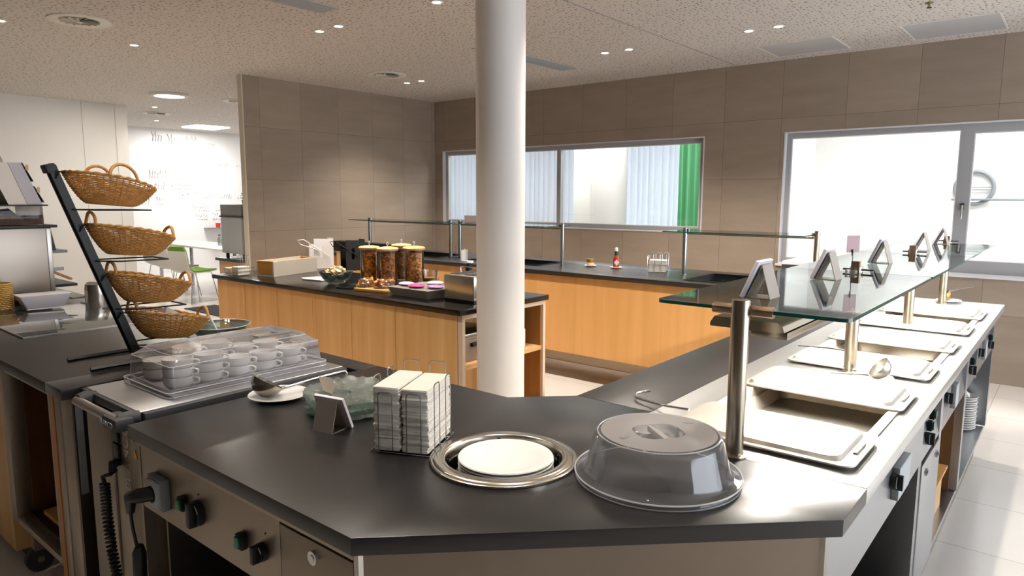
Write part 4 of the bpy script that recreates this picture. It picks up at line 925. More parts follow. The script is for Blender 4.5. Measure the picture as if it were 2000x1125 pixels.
B().lathe([(0, .0), (.04, .0), (.046, .01), (.055, .11), (.052, .11), (.043, .012), (0, .006)], seg=32).tube([(.05, 0, .1), (.085, 0, .105), (.09, .0, .06), (.05, 0, .03)], .005, 8).o('jug_body', clear('jug_glass', '#f2f2f2', gloss=.2, edge=.26), ju)
B().lathe([(0, .007), (.041, .012), (.046, .06), (0, .06)], seg=28).o('juice', mat('orange_juice', '#e0993a', .3), ju)
# toaster
to = thing('toaster', 'polished steel toaster on the island beside the column', 'toaster', (-2.70, 2.93, ZI))
B().box(-2.815, 2.79, ZI+.012, -2.575, 3.09, ZI+.155).o('body', mat('toaster_steel', '#cfcabb', .22, .8), to, bev=.014)
B().box(-2.81, 2.795, ZI, -2.58, 3.085, ZI+.012).o('base', m_black, to)
B().box(-2.79, 2.82, ZI+.1555, -2.715, 3.06, ZI+.158).o('slot', m_dark, to); B().box(-2.675, 2.82, ZI+.1555, -2.60, 3.06, ZI+.158).o('slot', m_dark, to)
B().tube([(-2.78, 2.9, ZI+.157), (-2.78, 2.9, ZI+.19), (-2.62, 2.9, ZI+.19), (-2.62, 2.9, ZI+.157)], .004, 6).o('bun_rack', m_chrome, to)
pp = thing('pump_dispenser', 'small black dispenser with a white top behind the toaster', 'dispenser', (-2.98, 3.18, ZI), local=True)
B().cyl((0, 0, 0), .022, .15, seg=24).cyl((0, 0, .15), .013, .03, seg=20).o('body', m_black, pp); B().cyl((0, 0, .18), .03, .012, seg=24).o('top_plate', m_por, pp)

# ------------------------------------------------------------------ things on the back counter
YG = 4.90
m_gpost = mat('back_post_steel', '#aeb6b9', .2, 1)
posts = [(-6.09, 'left post of the far left guard'), (-4.835, 'right post of the far left guard, in the corner'), (-4.71, 'left post of the guard hidden by the column'), (-3.475, 'right post of the guard just right of the column'), (-2.33, 'left post of the right back guard'), (-1.372, 'satin right post of the right back guard')]
for k, (x, lb) in enumerate(posts):
    p = thing('guard_post', 'slim steel glass guard '+lb.replace(' of the', ', standing on the', 0), 'post', (x, YG, ZT), group='posts of the back counter guards')
    B().cyl((x, YG, ZT+.0005), .017, .362 if k < 5 else .368, seg=28).o('tube', m_gpost if k < 5 else m_post, p); B().cyl((x, YG, ZT+.0004), .026, .004, seg=28).o('base_ring', m_gpost, p)
    s = 1 if k in (0, 2, 4) else -1
    B().cb((x+s*.0245, YG, 1.2435), (.014, .02, .022)).o('glass_clamp', m_gpost, p)
for (a, b_, lb) in ((-6.20, -4.86, 'far left glass shelf of the back counter by the tiled corner'), (-4.66, -3.52, 'back counter glass shelf passing behind the column'), (-2.42, -1.40, 'back counter glass shelf in front of the right window')):
    g = B().box(a, 4.70, 1.2355, b_, 5.08, 1.2435) if 0 else B().holed([(a, 4.70), (b_, 4.70), (b_, 5.08), (a, 5.08)], [circ((a+.11, YG), .0185, 12)] if a != -4.66 else [], 1.2355, 1.2425)
    g = g.o('glass_shelf', [m_glass, m_gedge])
    for f in g.data.polygons:
        if abs(f.normal.z) < .5: f.material_index = 1
    tag(g, lb, 'glass shelf', 'glass shelves of the back counter')
for (a, b_, lb) in ((-6.07, -4.855, 'thin steel rail under the far left glass shelf'), (-4.69, -3.495, 'thin steel rail under the glass shelf behind the column'), (-2.31, -1.392, 'thin steel rail under the right back glass shelf')):
    tag(B().tube([(a, YG, 1.222), (b_, YG, 1.222)], .008, 12).o('guard_rail', m_post), lb, 'rail', 'rails under the back glass shelves')
sj = plate('saucer', .052, 'small white saucer under the honey jar on the back counter', (-3.235, 4.98, ZT+.0003), cat='saucer')
dup2 = sj.copy(); C.objects.link(dup2); dup2.location = (-2.985, 4.99, ZT+.0003); dup2['label'] = 'small white saucer under the red sauce bottle on the back counter'
hj = thing('honey_jar', 'small honey jar with golden lid on a saucer', 'jar', (-3.235, 4.98, ZT+.005), local=True)
B().cyl((0, 0, 0), .026, .036, seg=24).o('jar_body', mat('honey', '#c06a28', .15), hj); B().cyl((0, 0, .036), .0265, .014, seg=24).o('lid', mat('gold_lid', '#b8983a', .3, .8), hj); B().cyl((0, 0, .008), .0263, .018, seg=24).o('paper_label', mat('jar_label', '#e8d2b8', .6), hj)
tb = thing('sauce_bottle', 'red hot sauce bottle with green neck and white cap on a saucer', 'bottle', (-2.985, 4.99, ZT+.005), local=True)
B().lathe([(0, 0), (.021, 0), (.022, .004), (.022, .062), (.016, .078), (.0105, .088), (.0105, .10), (0, .10)], seg=28).o('bottle_body', mat('red_sauce', '#b8301c', .15, coat=1), tb)
B().cyl((0, 0, .088), .0125, .028, seg=20).o('neck_sleeve', mat('green_foil', '#1d5c38', .3), tb); B().lathe([(.012, .116), (.011, .134), (.006, .142), (0, .143)], seg=20).o('cap', m_por, tb)
b = B().prism([(0, -.022), (.019, 0), (0, .022), (-.019, 0)], 0, .001); b.xf(Matrix.Rotation(radians(38), 4, 'Z') @ Matrix.Translation((0, -.0225, .038)) @ Matrix.Rotation(pi/2, 4, 'X')); b.o('diamond_label', m_por, tb)
nb = thing('napkin_basket', 'wire basket of white napkins on the back counter left of the right guard', 'napkin holder', (-2.585, 4.97, ZT), radians(20), local=True)
b = B().tube([(-.075, -.06, .003), (.075, -.06, .003), (.075, .06, .003), (-.075, .06, .003)], .002, 6, True)
b.tube([(-.077, -.062, .06), (.077, -.062, .06), (.077, .062, .06), (-.077, .062, .06)], .0018, 6, True); b.o('base_wire', m_chrome, nb)
for x in (-.05, 0, .05):
    for y in (-.064, .064):
        b = B(); loop(b, x, y, 1, 0, .042, .15, .0018); b.o('wire_loop', m_chrome, nb)
for y in (-.03, .03):
    for x in (-.079, .079):
        b = B(); loop(b, x, y, 0, 1, .045, .14, .0018); b.o('wire_loop', m_chrome, nb)
o_ = stack(B(), -.068, .068, -.055, .055, 0, .09, 10, .003, 31).o('napkin_pile', m_nap); o_.matrix_world = Matrix.Translation((-2.585, 4.97, ZT+.006)) @ Matrix.Rotation(radians(20), 4, 'Z'); tag(o_, 'pile of white napkins in the wire basket on the back counter', 'napkins')
cn = thing('candle', 'white pillar candle left of the column on the back counter', 'candle', (-4.42, 4.66, ZT), local=True)
B().cyl((0, 0, 0), .032, .10, seg=28).o('wax', m_binw, cn); B().tube([(0, 0, .10), (.001, 0, .112)], .006, 8, rr=[.009, .004]).o('wick', mat('yellow_tip', '#e3d24a', .5), cn)
wt = thing('condiment_stand', 'small dark wire stand with upright rod left of the candle', 'stand', (-4.60, 4.73, ZT), local=True)
B().tube([(0, 0, .002), (0, 0, .11)], .002, 6).ball((0, 0, .112), .006, 10).o('rod', m_dark, wt)
B().cyl((0, 0, 0), .035, .003, seg=24).tube([(-.09, -.01, .014), (.09, .01, .014)], .004, 6).tube([(-.09, -.01, .003), (-.09, -.01, .014)], .004, 6).tube([(.09, .01, .003), (.09, .01, .014)], .004, 6).o('foot', m_black, wt)
fl = thing('menu_card', 'pale pinkish card standing on the glass shelf left of the column', 'card', (-4.55, 4.9, 1.2428), local=True)
B().cb((.0, 0, .035), (.19, .002, .07)).o('card', mat('pale_pink_card', '#dcc6c2', .6), fl); B().cb((0, 0, .005), (.2, .03, .008)).o('card_foot', m_acr, fl)

for o_ in (hj, tb): o_.scale = (1.2, 1.2, 1.2)

# ------------------------------------------------------------------ ladles on the hot counter
plate('saucer_plate', .065, 'small white plate under the ladle beside the second guard post', (-.49, 2.455, ZT+.0005))
ladle('ladle', 'small steel ladle tipped on a white plate beside the second guard post', (-.475, 2.455, ZT+.0075), radians(205), r=.040, L=.17, rise=-.0, tilt=radians(50), tip=False, mt=m_steel)
plate('saucer_plate', .065, 'small white plate at the far end of the hot counter behind the last post', (-.555, 4.62, ZT+.0005))
ladle('ladle', 'golden-looking ladle on the plate at the far end of the hot counter', (-.58, 4.62, ZT+.006), radians(20), r=.034, L=.12, rise=.03, tilt=radians(-50), tip=False, mt=mat('brassy', '#c9a44e', .3, 1))
# wire handle resting on third lid's left
tag(B().tube([(-.81, 2.77, .916), (-.70, 2.72, .932), (-.60, 2.69, .936)], .003, 6).tube([(-.81, 2.77, .916), (-.825, 2.785, .912), (-.82, 2.80, .907)], .003, 6).o('wire_handle', m_chrome), 'thin bent wire handle lying over the middle food well lid', 'utensil handle')

# ------------------------------------------------------------------ stored things under the hot counter
sp0 = plate('side_plate', .085, 'lowest white plate of the pile under the hot counter', (-.45, 4.545, .2005), 'white plates piled under the hot counter')
for i in range(1, 14):
    lb = ('second third fourth fifth sixth seventh eighth ninth tenth'.split()+['fourth-topmost', 'third-topmost', 'second-topmost', 'topmost'])[i-1]+(' white plate from the bottom of the pile under the hot counter' if i < 10 else ' white plate of the pile under the hot counter')
    dup(sp0, (-.45+.002*sin(i*3), 4.545+.002*cos(i*2), .2005+i*.0135), 0, lb)
b = B()
vs = [b.bm.verts.new(p) for p in ((-.05, -.05, 0), (.05, -.04, 0), (.04, .05, 0), (-.05, .04, 0), (0, .01, .045), (.01, -.02, .03))]
for f in ((0, 1, 5), (1, 4, 5), (1, 2, 4), (2, 3, 4), (3, 0, 4), (0, 5, 4)): b.bm.faces.new([vs[i] for i in f])
tag(b.o('paper_napkin', mat('crumpled_paper', '#eeeeec', .9), sharp=.2), 'crumpled white paper on top of the plate pile under the hot counter', 'napkin', loc=(-.45, 4.545, .2005+13*.0135+.0135))
wx = thing('storage_box', 'brown wooden box with a lid slot under the hot counter', 'box', (-.5, 3.1, .2005))
B().box(-.72, 2.93, .2005, -.365, 3.30, .36).o('box_body', m_oakx, wx, bev=.003); B().box(-.74, 2.91, .361, -.35, 3.32, .375).o('lid', m_bam, wx, bev=.003); B().box(-.62, 3.02, .3755, -.46, 3.2, .378).o('slot_plate', m_dark, wx)

# ------------------------------------------------------------------ things on the left counter
cm = thing('coffee_machine', 'tall steel coffee machine at the left edge of the photo', 'coffee machine', (-4.6, 1.1, ZT))
B().box(-5.0, .55, ZT+.03, -4.4, 1.318, 1.318).o('housing', mat('machine_steel', '#aaa096', .38, 1), cm, bev=.006)
B().box(-5.0, .56, ZT, -4.41, 1.30, ZT+.029).o('base', m_black, cm)
B().box(-5.02, .53, 1.319, -4.385, 1.35, 1.334).o('top_panel', m_black, cm, bev=.003)
B().box(-4.408, 1.296, ZT+.06, -4.396, 1.319, 1.315).o('edge_strip', m_steel, cm, bev=.003)
B().prism([(-4.95, 1.3195), (-4.42, 1.3195), (-4.42, 1.345), (-4.95, 1.345)], 1.19, 1.318, [(-4.95, 1.3195), (-4.42, 1.3195), (-4.42, 1.325), (-4.95, 1.325)]).o('display', m_black, cm)
B().box(-4.95, 1.3195, 1.175, -4.42, 1.40, 1.19).o('display_lip', m_grey, cm)
B().cyl((-4.5, 1.33, 1.06), .012, .06, seg=12).cb((-4.5, 1.36, 1.08), (.03, .07, .02)).o('spout', m_chrome, cm)
tag(B().cb((-4.45, 1.372, 1.045), (.05, .095, .012), rx=-.5).o('order_card', mat('orange_brown_card', '#b07c4a', .5)), 'small brown card tilted at the front of the coffee machine', 'card').location = (0, 0, 0)
B().box(-4.95, 1.3195, .985, -4.40, 1.43, 1.0).o('drip_tray', m_black, cm)
hp = thing('bean_hopper', 'clear container of dark coffee beans on top of the coffee machine', 'bean container', (-4.6, 1.1, 1.3342))
B().box(-4.9, .80, 1.3345, -4.405, 1.294, 1.437).o('container', clear('hopper_plastic', '#f4f2f2', gloss=.04, edge=.08), hp, bev=.006)
bm_ = mat('coffee_beans', '#4a2c1c', .5, var=.5, vscale=90, bump=1, bscale=150)
v_ = B(); vv = [[v_.bm.verts.new((-4.885+.467*i/12, .815+.47*j/12, 1.405+.02*sin(i*.9)*cos(j*.7)-(.03 if j > 9 else 0))) for j in range(13)] for i in range(13)]; v0 = [[v_.bm.verts.new((-4.885+.467*i/12, .815+.47*j/12, 1.3375)) for j in range(13)] for i in range(13)]
for i in range(12):
    for j in range(12):
        for G in (vv, v0): v_.bm.faces.new((G[i][j], G[i+1][j], G[i+1][j+1], G[i][j+1]))
    for a_, k_ in ((0, 0), (1, 12)):
        if a_ == 0 or a_ == 1: v_.bm.faces.new((vv[i][k_], vv[i+1][k_], v0[i+1][k_], v0[i][k_])); v_.bm.faces.new((vv[k_][i], vv[k_][i+1], v0[k_][i+1], v0[k_][i]))
v_.o('coffee_beans', bm_, hp)
B().box(-4.92, .78, 1.438, -4.39, 1.315, 1.445).o('lid', m_black, hp, bev=.002)
# sign stand and leaflets on the machine
ls = thing('leaflet_stand', 'leaning steel leaflet stand with two dark gold-printed cards on the coffee machine', 'display stand', (-4.45, 1.265, 1.4452), 0, local=True)
def ext3(P, x0, x1, b):
    v0 = [b.bm.verts.new((x0, y, z)) for y, z in P]; v1 = [b.bm.verts.new((x1, y, z)) for y, z in P]
    b.bm.faces.new(v0); b.bm.faces.new(v1[::-1])
    for i in range(len(P)): b.bm.faces.new((v0[i], v0[(i+1) % len(P)], v1[(i+1) % len(P)], v1[i]))
    return b
ext3([(-.20, .224), (-.105, .225), (-.03, .0), (-.115, .0)], -.25, -.002, B()).o('stand_body', mat('brown_steel', '#8f8276', .35, .7), ls)
ext3([(-.104, .225), (-.0425, .225), (.0415, .0), (-.029, .0)], -.25, .0, B()).o('front_sheet', mat('lilac_sheet', '#bcb4b8', .4), ls)
for k, (z0, z1) in enumerate(((.012, .10), (.125, .225))):
    y = lambda z: -.0425+(.2249-z)*.084/.2234
    b = ext3([(y(z1)+.001, z1), (y(z1)+.004, z1), (y(z0)+.012, z0), (y(z0)+.009, z0)], -.20, .008, B()); c_ = b.o('dark_card', m_black, ls)
    b = B().cb((.0085, y((z0+z1)/2)+.004, (z0+z1)/2+.025), (.002, .014, .03)); b.o('gold_print', mat('gold_print', '#c9a45c', .4), c_, org=O0)
tag(ext3([(-.075, .30), (-.005, .31), (.10, .0), (.03, .0)], -.30, -.29, B()).o('steel_plate', mat('brown_plate', '#857a6e', .4, .6)), 'tilted brown-grey steel plate standing behind the leaflet stand', 'plate', loc=(-4.42, 1.19, 1.4452))
# wicker pot, dish, can
wp = thing('wicker_pot', 'round pale woven pot at the left edge on the left worktop', 'pot', (-4.32, 1.03, ZT+.0065), local=True)
b = B()
for j in range(14):
    b.tube([((.062+.003*cos(18*2*pi*i/108+pi*j))*cos(2*pi*i/108), (.062+.003*cos(18*2*pi*i/108+pi*j))*sin(2*pi*i/108), .004+j*.0097) for i in range(108)], .0052, 5, True)
b.o('weave', m_wickl, wp); B().lathe([(0, 0), (.058, 0), (.0595, .005), (.0595, .135), (.055, .135), (.055, .01), (0, .01)], seg=40).o('pot_body', m_wickl, wp)
tag(B().prism(rrect(-.05, -.085, .05, .085, .008), .006, .012).prism(rrect(-.05, -.085, .05, .085, .008), .0121, .082, rrect(-.075, -.118, .075, .118, .008)).o('white_dish', mat('white_dish_ceramic', '#e6dfe4', .25), bev=.002), 'white flared rectangular dish standing on the glass hot plate', 'dish', loc=(-4.19, 1.195, ZT+.001), rz=radians(-4))
cn_ = thing('steel_canister', 'cylindrical steel canister with slanted opening behind the basket stand', 'canister', (-4.03, 1.40, ZT+.0005), radians(120), local=True)
B().lathe([(0, 0), (.057, 0), (.058, .004), (.058, .10), (.054, .128), (.050, .13), (.050, .10), (.05, .006), (0, .006)], seg=48).o('body', m_pan, cn_)
b = B().cyl((0, 0, 0), .05, .002, seg=32); b.xf(Matrix.Translation((0, 0, .118)) @ Matrix.Rotation(.35, 4, 'X')); b.o('inner_lid', m_dark, cn_)
tag(B().prism([(-.12, -.05), (.10, -.06), (.12, -.02), (.10, .04), (-.12, .04)], 0, .004).o('spatula', m_dark), 'flat dark spatula lying behind the white dish', 'spatula', loc=(-4.62, 1.45, ZT+.0005), rz=.4)

# ------------------------------------------------------------------ dining area beyond
m_shell = mat('white_chair_shell', '#eceae6', .4); m_tab = mat('white_table_top', '#f3f2f1', .35)
def chair(label, loc, rz, colr):
    t = thing('dining_chair', label, 'chair', loc, rz, 'shell chairs in the dining area', local=True)
    b = B(); n = 9
    prof = [(.21, .445), (.10, .435), (-.05, .43), (-.15, .435), (-.205, .47), (-.225, .53), (-.235, .64), (-.245, .74), (-.25, .80)]
    def sh(off, wk, s0, s1):
        V = []
        for i in range(s0, s1):
            y, z = prof[i]; w = .22 if i < 5 else (.215, .205, .19, .15)[i-5]
            ny, nz = (0, 1) if i < 3 else ((.35, .93) if i == 3 else (.8, .6) if i == 4 else (.98, .15))
            V.append([(w*wk*u, y+ny*off, z+nz*off+(.012*(u*u) if i < 5 else 0)+(0 if i < 5 else 0)) for u in (-1, -.6, 0, .6, 1)])
        return V
    def solid(V0, V1):
        b = B(); A = [[b.bm.verts.new(p) for p in r] for r in V0]; D = [[b.bm.verts.new(p) for p in r] for r in V1]
        for G in (A, D):
            for i in range(len(G)-1):
                for j in range(4): b.bm.faces.new((G[i][j], G[i][j+1], G[i+1][j+1], G[i+1][j]))
        for i in range(len(A)-1):
            for j in (0, 4): b.bm.faces.new((A[i][j], A[i+1][j], D[i+1][j], D[i][j]))
        for i in (0, -1):
            for j in range(4): b.bm.faces.new((A[i][j], A[i][j+1], D[i][j+1], D[i][j]))
        return b
    solid(sh(0, 1, 0, 8), sh(-.012, 1, 0, 8)).o('shell', m_shell, t)
    pad = mat('chair_pad', colr, .8)
    solid(sh(.018, .95, 0, 9), sh(.001, .96, 0, 9)).o('upholstery', pad, t)
    solid(sh(.0, 1, 7, 9), sh(-.012, 1, 7, 9)).o('back_top', pad, t)
    for sx in (-1, 1):
        for sy in (-1, 1):
            B().tube([(sx*.10, sy*.08, .425), (sx*.17, sy*.15, .42), (sx*.22, sy*.22, .006)], .007, 6).o('leg', m_chrome, t)
    return t
G_, P_ = '#6f9a35', '#8a7a90'
for args in (('white shell chair with green back top, nearest the table leg', (-9.62, 4.60, 0), radians(10), G_),
             ('white shell chair with lilac back top, left of the green one', (-10.33, 4.70, 0), radians(4), P_),
             ('white shell chair half hidden behind the baskets, green seat edge', (-11.0, 4.82, 0), radians(0), G_),
             ('green-padded chair on the far side of the dining table', (-10.95, 5.98, 0), radians(184), G_),
             ('lilac-padded chair on the far side of the table by the grey appliance', (-10.2, 6.0, 0), radians(176), P_),
             ('lilac chair at the right end of the dining table near the low cabinet', (-8.55, 5.35, 0), radians(92), P_)):
    chair(*args)
tt = thing('dining_table', 'long white dining table with round chrome legs in the bright far room', 'table', (-10.2, 5.2, 0))
B().box(-11.6, 4.86, .725, -9.0, 5.55, .75).o('tabletop', m_tab, tt, bev=.004)
for x, y in ((-9.12, 4.95), (-9.12, 5.45), (-11.45, 4.95), (-11.45, 5.45)): B().cyl((x, y, .001), .028, .724, seg=20).o('leg', m_chrome, tt)
vs_ = thing('table_vase', 'small glass vase with a green stem on the dining table', 'vase', (-10.1, 5.25, .7505), local=True)
B().lathe([(0, 0), (.03, 0), (.03, .1), (.02, .12), (.018, .12), (.028, .1), (.028, .004), (0, .004)], seg=20).o('glass', clear('vase_glass', '#eef3f0', gloss=.2, edge=.3), vs_); B().tube([(0, 0, .01), (0, 0, .14)], .003, 6).ball((0, 0, .15), .02, 10).o('green_stem', mat('leaf_green', '#6c8a4a', .6), vs_)
ap = thing('grey_appliance', 'tall grey boxy appliance on black feet beside the end of the tiled wall', 'appliance', (-7.3, 4.0, .806))
B().box(-7.46, 3.90, .86, -7.02, 4.35, 1.27).o('body', m_lgrey, ap, bev=.008); B().box(-7.46, 3.90, 1.271, -7.02, 4.35, 1.40).o('upper_section', m_grey, ap, bev=.012); B().box(-7.47, 3.89, 1.262, -7.01, 4.36, 1.275).o('dark_band', m_rub, ap)
for x in (-7.41, -7.07):
    for y in (3.94, 4.30): B().cyl((x, y, .8062), .018, .054, seg=12).o('foot', m_black, ap)
pt = thing('potted_plant', 'small brownish plant in a pot on top of the grey appliance', 'plant', (-7.18, 4.05, 1.4005), local=True)
B().cyl((0, 0, 0), .03, .05, seg=16, r2=.04).o('plant_pot', mat('plant_pot_brown', '#a98a6c', .6), pt)
b = B(); rd = random.Random(5)
for i in range(26):
    a = rd.uniform(0, 6.28); b.cb((.03*cos(a), .03*sin(a), .06+rd.random()*.06), (.03, .012, .003), rz=a, ry=rd.uniform(-1, 1))
b.o('foliage', mat('brown_leaves', '#6e5636', .7, var=.4), pt)
sh_ = thing('wall_shelf', 'small dark wall shelf in the bright dining room', 'shelf', (-13.5, 7.1, .86))
B().box(-13.595, 6.75, .845, -13.35, 7.6, .86).o('board', m_grey, sh_)
tag(B().lathe([(0, 0), (.04, 0), (.05, .09), (.046, .09), (.037, .006), (0, .006)], seg=20).o('red_cup', mat('red_cup', '#e0452c', .3)), 'red-orange cup on the small wall shelf in the dining room', 'cup', loc=(-13.46, 6.98, .8605))
tag(B().ball((0, 0, .03), .05, 14, (1.6, .6, .6)).o('cloth_bundle', mat('rose_cloth', '#b9837c', .8)), 'rose-coloured bundle beside the red cup on the wall shelf', 'cloth', loc=(-13.46, 7.2, .8605))
tag(B().box(-9.12, 4.2, .0008, -6.99, 4.62, .010).o('floor_mat', mat('dark_mat', '#3c3c40', .9, bump=.5, bscale=300), bev=.002), 'dark grey floor mat at the dining room entrance', 'mat')
# raised unreadable script on the dining wall
m_let = mat('relief_white', '#fbfbfa', .2); m_let2 = mat('relief_grey', '#dddbd9', .4)
def scribble(y0, y1, z, h, mt, seed, name='wall_lettering', slope=0, lab=''):
    rd = random.Random(seed); b = B(); y = y0
    while y < y1:
        wd = rd.uniform(.18, .42)
        P = []; k = int(wd/.05)
        for i in range(k*6):
            t = i/6; P.append((-13.592, y+t*.05+.02*sin(2*pi*t), z+slope*(y-y0)+h*(.3+.3*sin(2*pi*t+1))*(1.6 if int(t) % 3 == rd.randint(0, 2) else 1)))
        if len(P) > 3: b.tube(P, .010, 5)
        y += wd+.08
    return tag(b.o(name, mt), lab, 'wall lettering')
scribble(5.85, 6.9, 2.50, .22, m_let2, 1, slope=-.1, lab='faint curly relief script high on the dining wall')
scribble(5.75, 6.55, 1.83, .16, m_let2, 2, lab='grey relief script in the middle of the dining wall')
scribble(5.85, 6.6, 1.62, .14, m_let2, 8, lab='second grey line of relief script in the middle of the dining wall')
scribble(6.75, 7.7, 2.10, .06, m_let, 3, lab='thin white relief line of script at the right of the dining wall')
scribble(6.3, 7.8, 1.45, .13, m_let, 4, lab='long white relief script above the small wall shelf')
scribble(5.45, 6.1, 1.33, .16, m_let, 5, lab='white relief script just right of the top wicker basket')
scribble(6.55, 7.2, 1.20, .14, m_let, 6, lab='upper of two short white relief scripts above the red cup')
scribble(6.6, 7.2, 1.03, .14, m_let, 7, lab='lower of two short white relief scripts above the red cup')

# ------------------------------------------------------------------ rooms beyond the windows
def drape(name, x0, x1, y, z0, z1, waves, amp, M):
    b = B(); n = waves*10; A = []
    for zi in range(2):
        z = (z0, z1)[zi]; A.append([[b.bm.verts.new((x0+(x1-x0)*i/n+.02*sin(i*.37)*(1-zi)+d_*.0, y+amp*sin(2*pi*i/10+.7*sin(i*.13))+d_, z)) for i in range(n+1)] for d_ in (0, .003)])
    for d_ in range(2):
        for i in range(n): b.bm.faces.new((A[0][d_][i], A[0][d_][i+1], A[1][d_][i+1], A[1][d_][i]))
    return b.o(name, M)
def cloth(name, col, tr, alpha=1):
    M = bpy.data.materials.new(name); M.use_nodes = True; n = M.node_tree.nodes; l = M.node_tree.links; out = n['Material Output']; n.remove(n['Principled BSDF'])
    d_ = n.new('ShaderNodeBsdfDiffuse'); t = n.new('ShaderNodeBsdfTranslucent'); mx = n.new('ShaderNodeMixShader'); mx.inputs[0].default_value = tr
    tc = n.new('ShaderNodeTexCoord'); wv = n.new('ShaderNodeTexNoise'); wv.inputs['Scale'].default_value = 400; l.new(tc.outputs['Object'], wv.inputs[0])
    mr = n.new('ShaderNodeMix'); mr.data_type = 'RGBA'; mr.inputs[6].default_value = lin(col, .92); mr.inputs[7].default_value = lin(col); l.new(wv.outputs['Fac'], mr.inputs[0])
    l.new(mr.outputs[2], d_.inputs[0]); l.new(mr.outputs[2], t.inputs[0]); l.new(d_.outputs[0], mx.inputs[1]); l.new(t.outputs[0], mx.inputs[2]); l.new(mx.outputs[0], out.inputs[0]); return M
tag(drape('sheer_curtain', -9.0 if 0 else -12.6, -2.95, 9.7, .02, 2.68, 90, .03, cloth('sheer', '#f4f5f8', .35)), 'white sheer curtain filling the room behind the left window', 'curtain')
tag(drape('green_curtain', -4.26, -3.70, 8.7, .02, 2.68, 6, .035, cloth('green_cloth', '#9adcae', .5)), 'bright green curtain at the right side of the left window', 'curtain')
tag(B().box(-4.5, 8.66, 2.69, -3.2, 8.74, 2.71).o('curtain_rail', m_white), 'white ceiling rail carrying the green curtain', 'curtain rail')
tag(B().cyl((0, 0, .001), .25, ZC-.003, seg=64).o('column', m_wcol), 'white round column seen through the left window', 'column', loc=(-5.05, 8.2, 0))
tag(B().box(-5.70, 8.3, .001, -5.37, 8.7, ZC-.002).o('pillar', mat('cream_pillar', '#e8e5dc', .5), bev=.004), 'cream rectangular pillar seen through the left window', 'pillar')
# white room
wd_ = st(B().box(-2.598, 7.3, 0, -2.57, 8.2, 2.02).o('door_2', mat('white_door', '#e4e6ea', .4)))
B().box(-2.569, 7.42, 1.0, -2.562, 7.62, 1.9).o('door_pane', m_lgrey, wd_, org=O0)
B().tube([(-2.57, 8.08, 1.05), (-2.52, 8.08, 1.05), (-2.52, 7.97, 1.05)], .01, 8).o('door_handle', m_chrome, wd_, org=O0)
rg = thing('ring_reflection', 'round grey ring with cross bars imitating a ceiling reflection behind the right window', 'ring', (-.93, 8.97, 1.60))  # modelled ring and bars stand in for a ceiling reflection in the glass
B().tube(arc((-.93, 1.60), .175, 0, 2*pi, 48, lambda u, v: (u, 8.965, v))[:-1], .022, 10, True).o('ring', m_grey, rg)
B().tube([(-1.09, 8.965, 1.605), (-.77, 8.965, 1.605)], .006, 6).o('cross_bar', m_grey, rg); B().tube([(-1.09, 8.965, 1.58), (-.77, 8.965, 1.58)], .006, 6).o('cross_bar', m_grey, rg)
tag(B().tube([(-1.13, 8.93, 1.475), (2.4, 8.93, 1.475)], .012, 8).o('wall_rail', m_grey), 'thin grey rail running along the white wall under the ring', 'rail')
tag(B().box(-.33, 8.86, .001, -.22, 8.998, ZC-.002).o('pilaster', m_white), 'narrow white pilaster at the right picture edge behind the window', 'pilaster')
pr_ = thing('printer', 'white low device on the ledge behind the right guard glass', 'device', (-1.75, 6.0, 0))
tag(B().box(-1.98, 5.95, .0, -1.2, 6.5, .86).o('low_cabinet', m_white, bev=.004), 'white low cabinet between the back counter and right window', 'cabinet')
B().box(-1.95, 5.98, .861, -1.30, 6.4, .96).o('housing', mat('device_white', '#dfe2ea', .3), pr_, bev=.01); B().prism([(-1.94, 5.955), (-1.70, 5.955), (-1.70, 5.979), (-1.94, 5.979)], .88, .93).o('dark_slot', m_rub, pr_)
area('sheer_room_fill', (-5, 7.6, ZC-.02), 2.5, 85, (.96, .97, 1), sy=.8)  # added fill without a fixture, brightens the room behind the left window
area('white_room_fill', (.3, 7.9, ZC-.02), 3.5, 150, (.95, .97, 1), sy=1.2)  # added light with no lamp body, lifts the white room's walls
# ------------------------------------------------------------------ ceiling fixtures
def spot(x, y, lab, on=1):
    t = thing('ceiling_spotlight', lab, 'ceiling light', (x, y, ZC), group='small recessed ceiling spotlights')
    B().lathe([(.03, -.003), (.042, -.005), (.045, -.0005), (.03, -.0005)], (x, y, ZC), 28, True).o('trim_ring', m_white, t)
    B().cyl((x, y, ZC-.003), .029, .002, seg=24).o('lens', M_LENS, t)
    d = bpy.data.lights.new('downlight', 'SPOT'); d.energy = 105*on; d.color = (1, .90, .78); d.spot_size = radians(115); d.spot_blend = .8; d.shadow_soft_size = .03
    o = bpy.data.objects.new('downlight', d); C.objects.link(o); o.location = (0, 0, -.012); o.parent = t
M_LENS = mat('lit_lens', '#fff6e6', emit='#fff3e0', es=14)
SPOTS = [(-6.286, 2.612, 'small lit ceiling spotlight at far left, between round vent and ring lamp'), (-6.18, 1.648, 'small lit ceiling spotlight cut by the left picture edge'),
 (-4.651, 3.304, 'left lamp of the spotlight pair beside the long slot vent'), (-4.404, 3.297, 'right lamp of the spotlight pair beside the long slot vent'),
 (-3.372, 3.309, 'spotlight at the top edge just left of the column'), (-5.961, 5.371, 'left lamp of the spotlight pair near the tiled corner'), (-5.734, 5.377, 'right lamp of the spotlight pair near the tiled corner'),
 (-3.376, 5.37, 'left lamp of the spotlight pair just right of the column'), (-3.135, 5.37, 'right lamp of the spotlight pair just right of the column'),
 (-2.087, 5.36, 'left lamp of the spotlight pair above the right windows'), (-1.863, 5.36, 'right lamp of the spotlight pair above the right windows')]
for s in SPOTS: spot(*s)
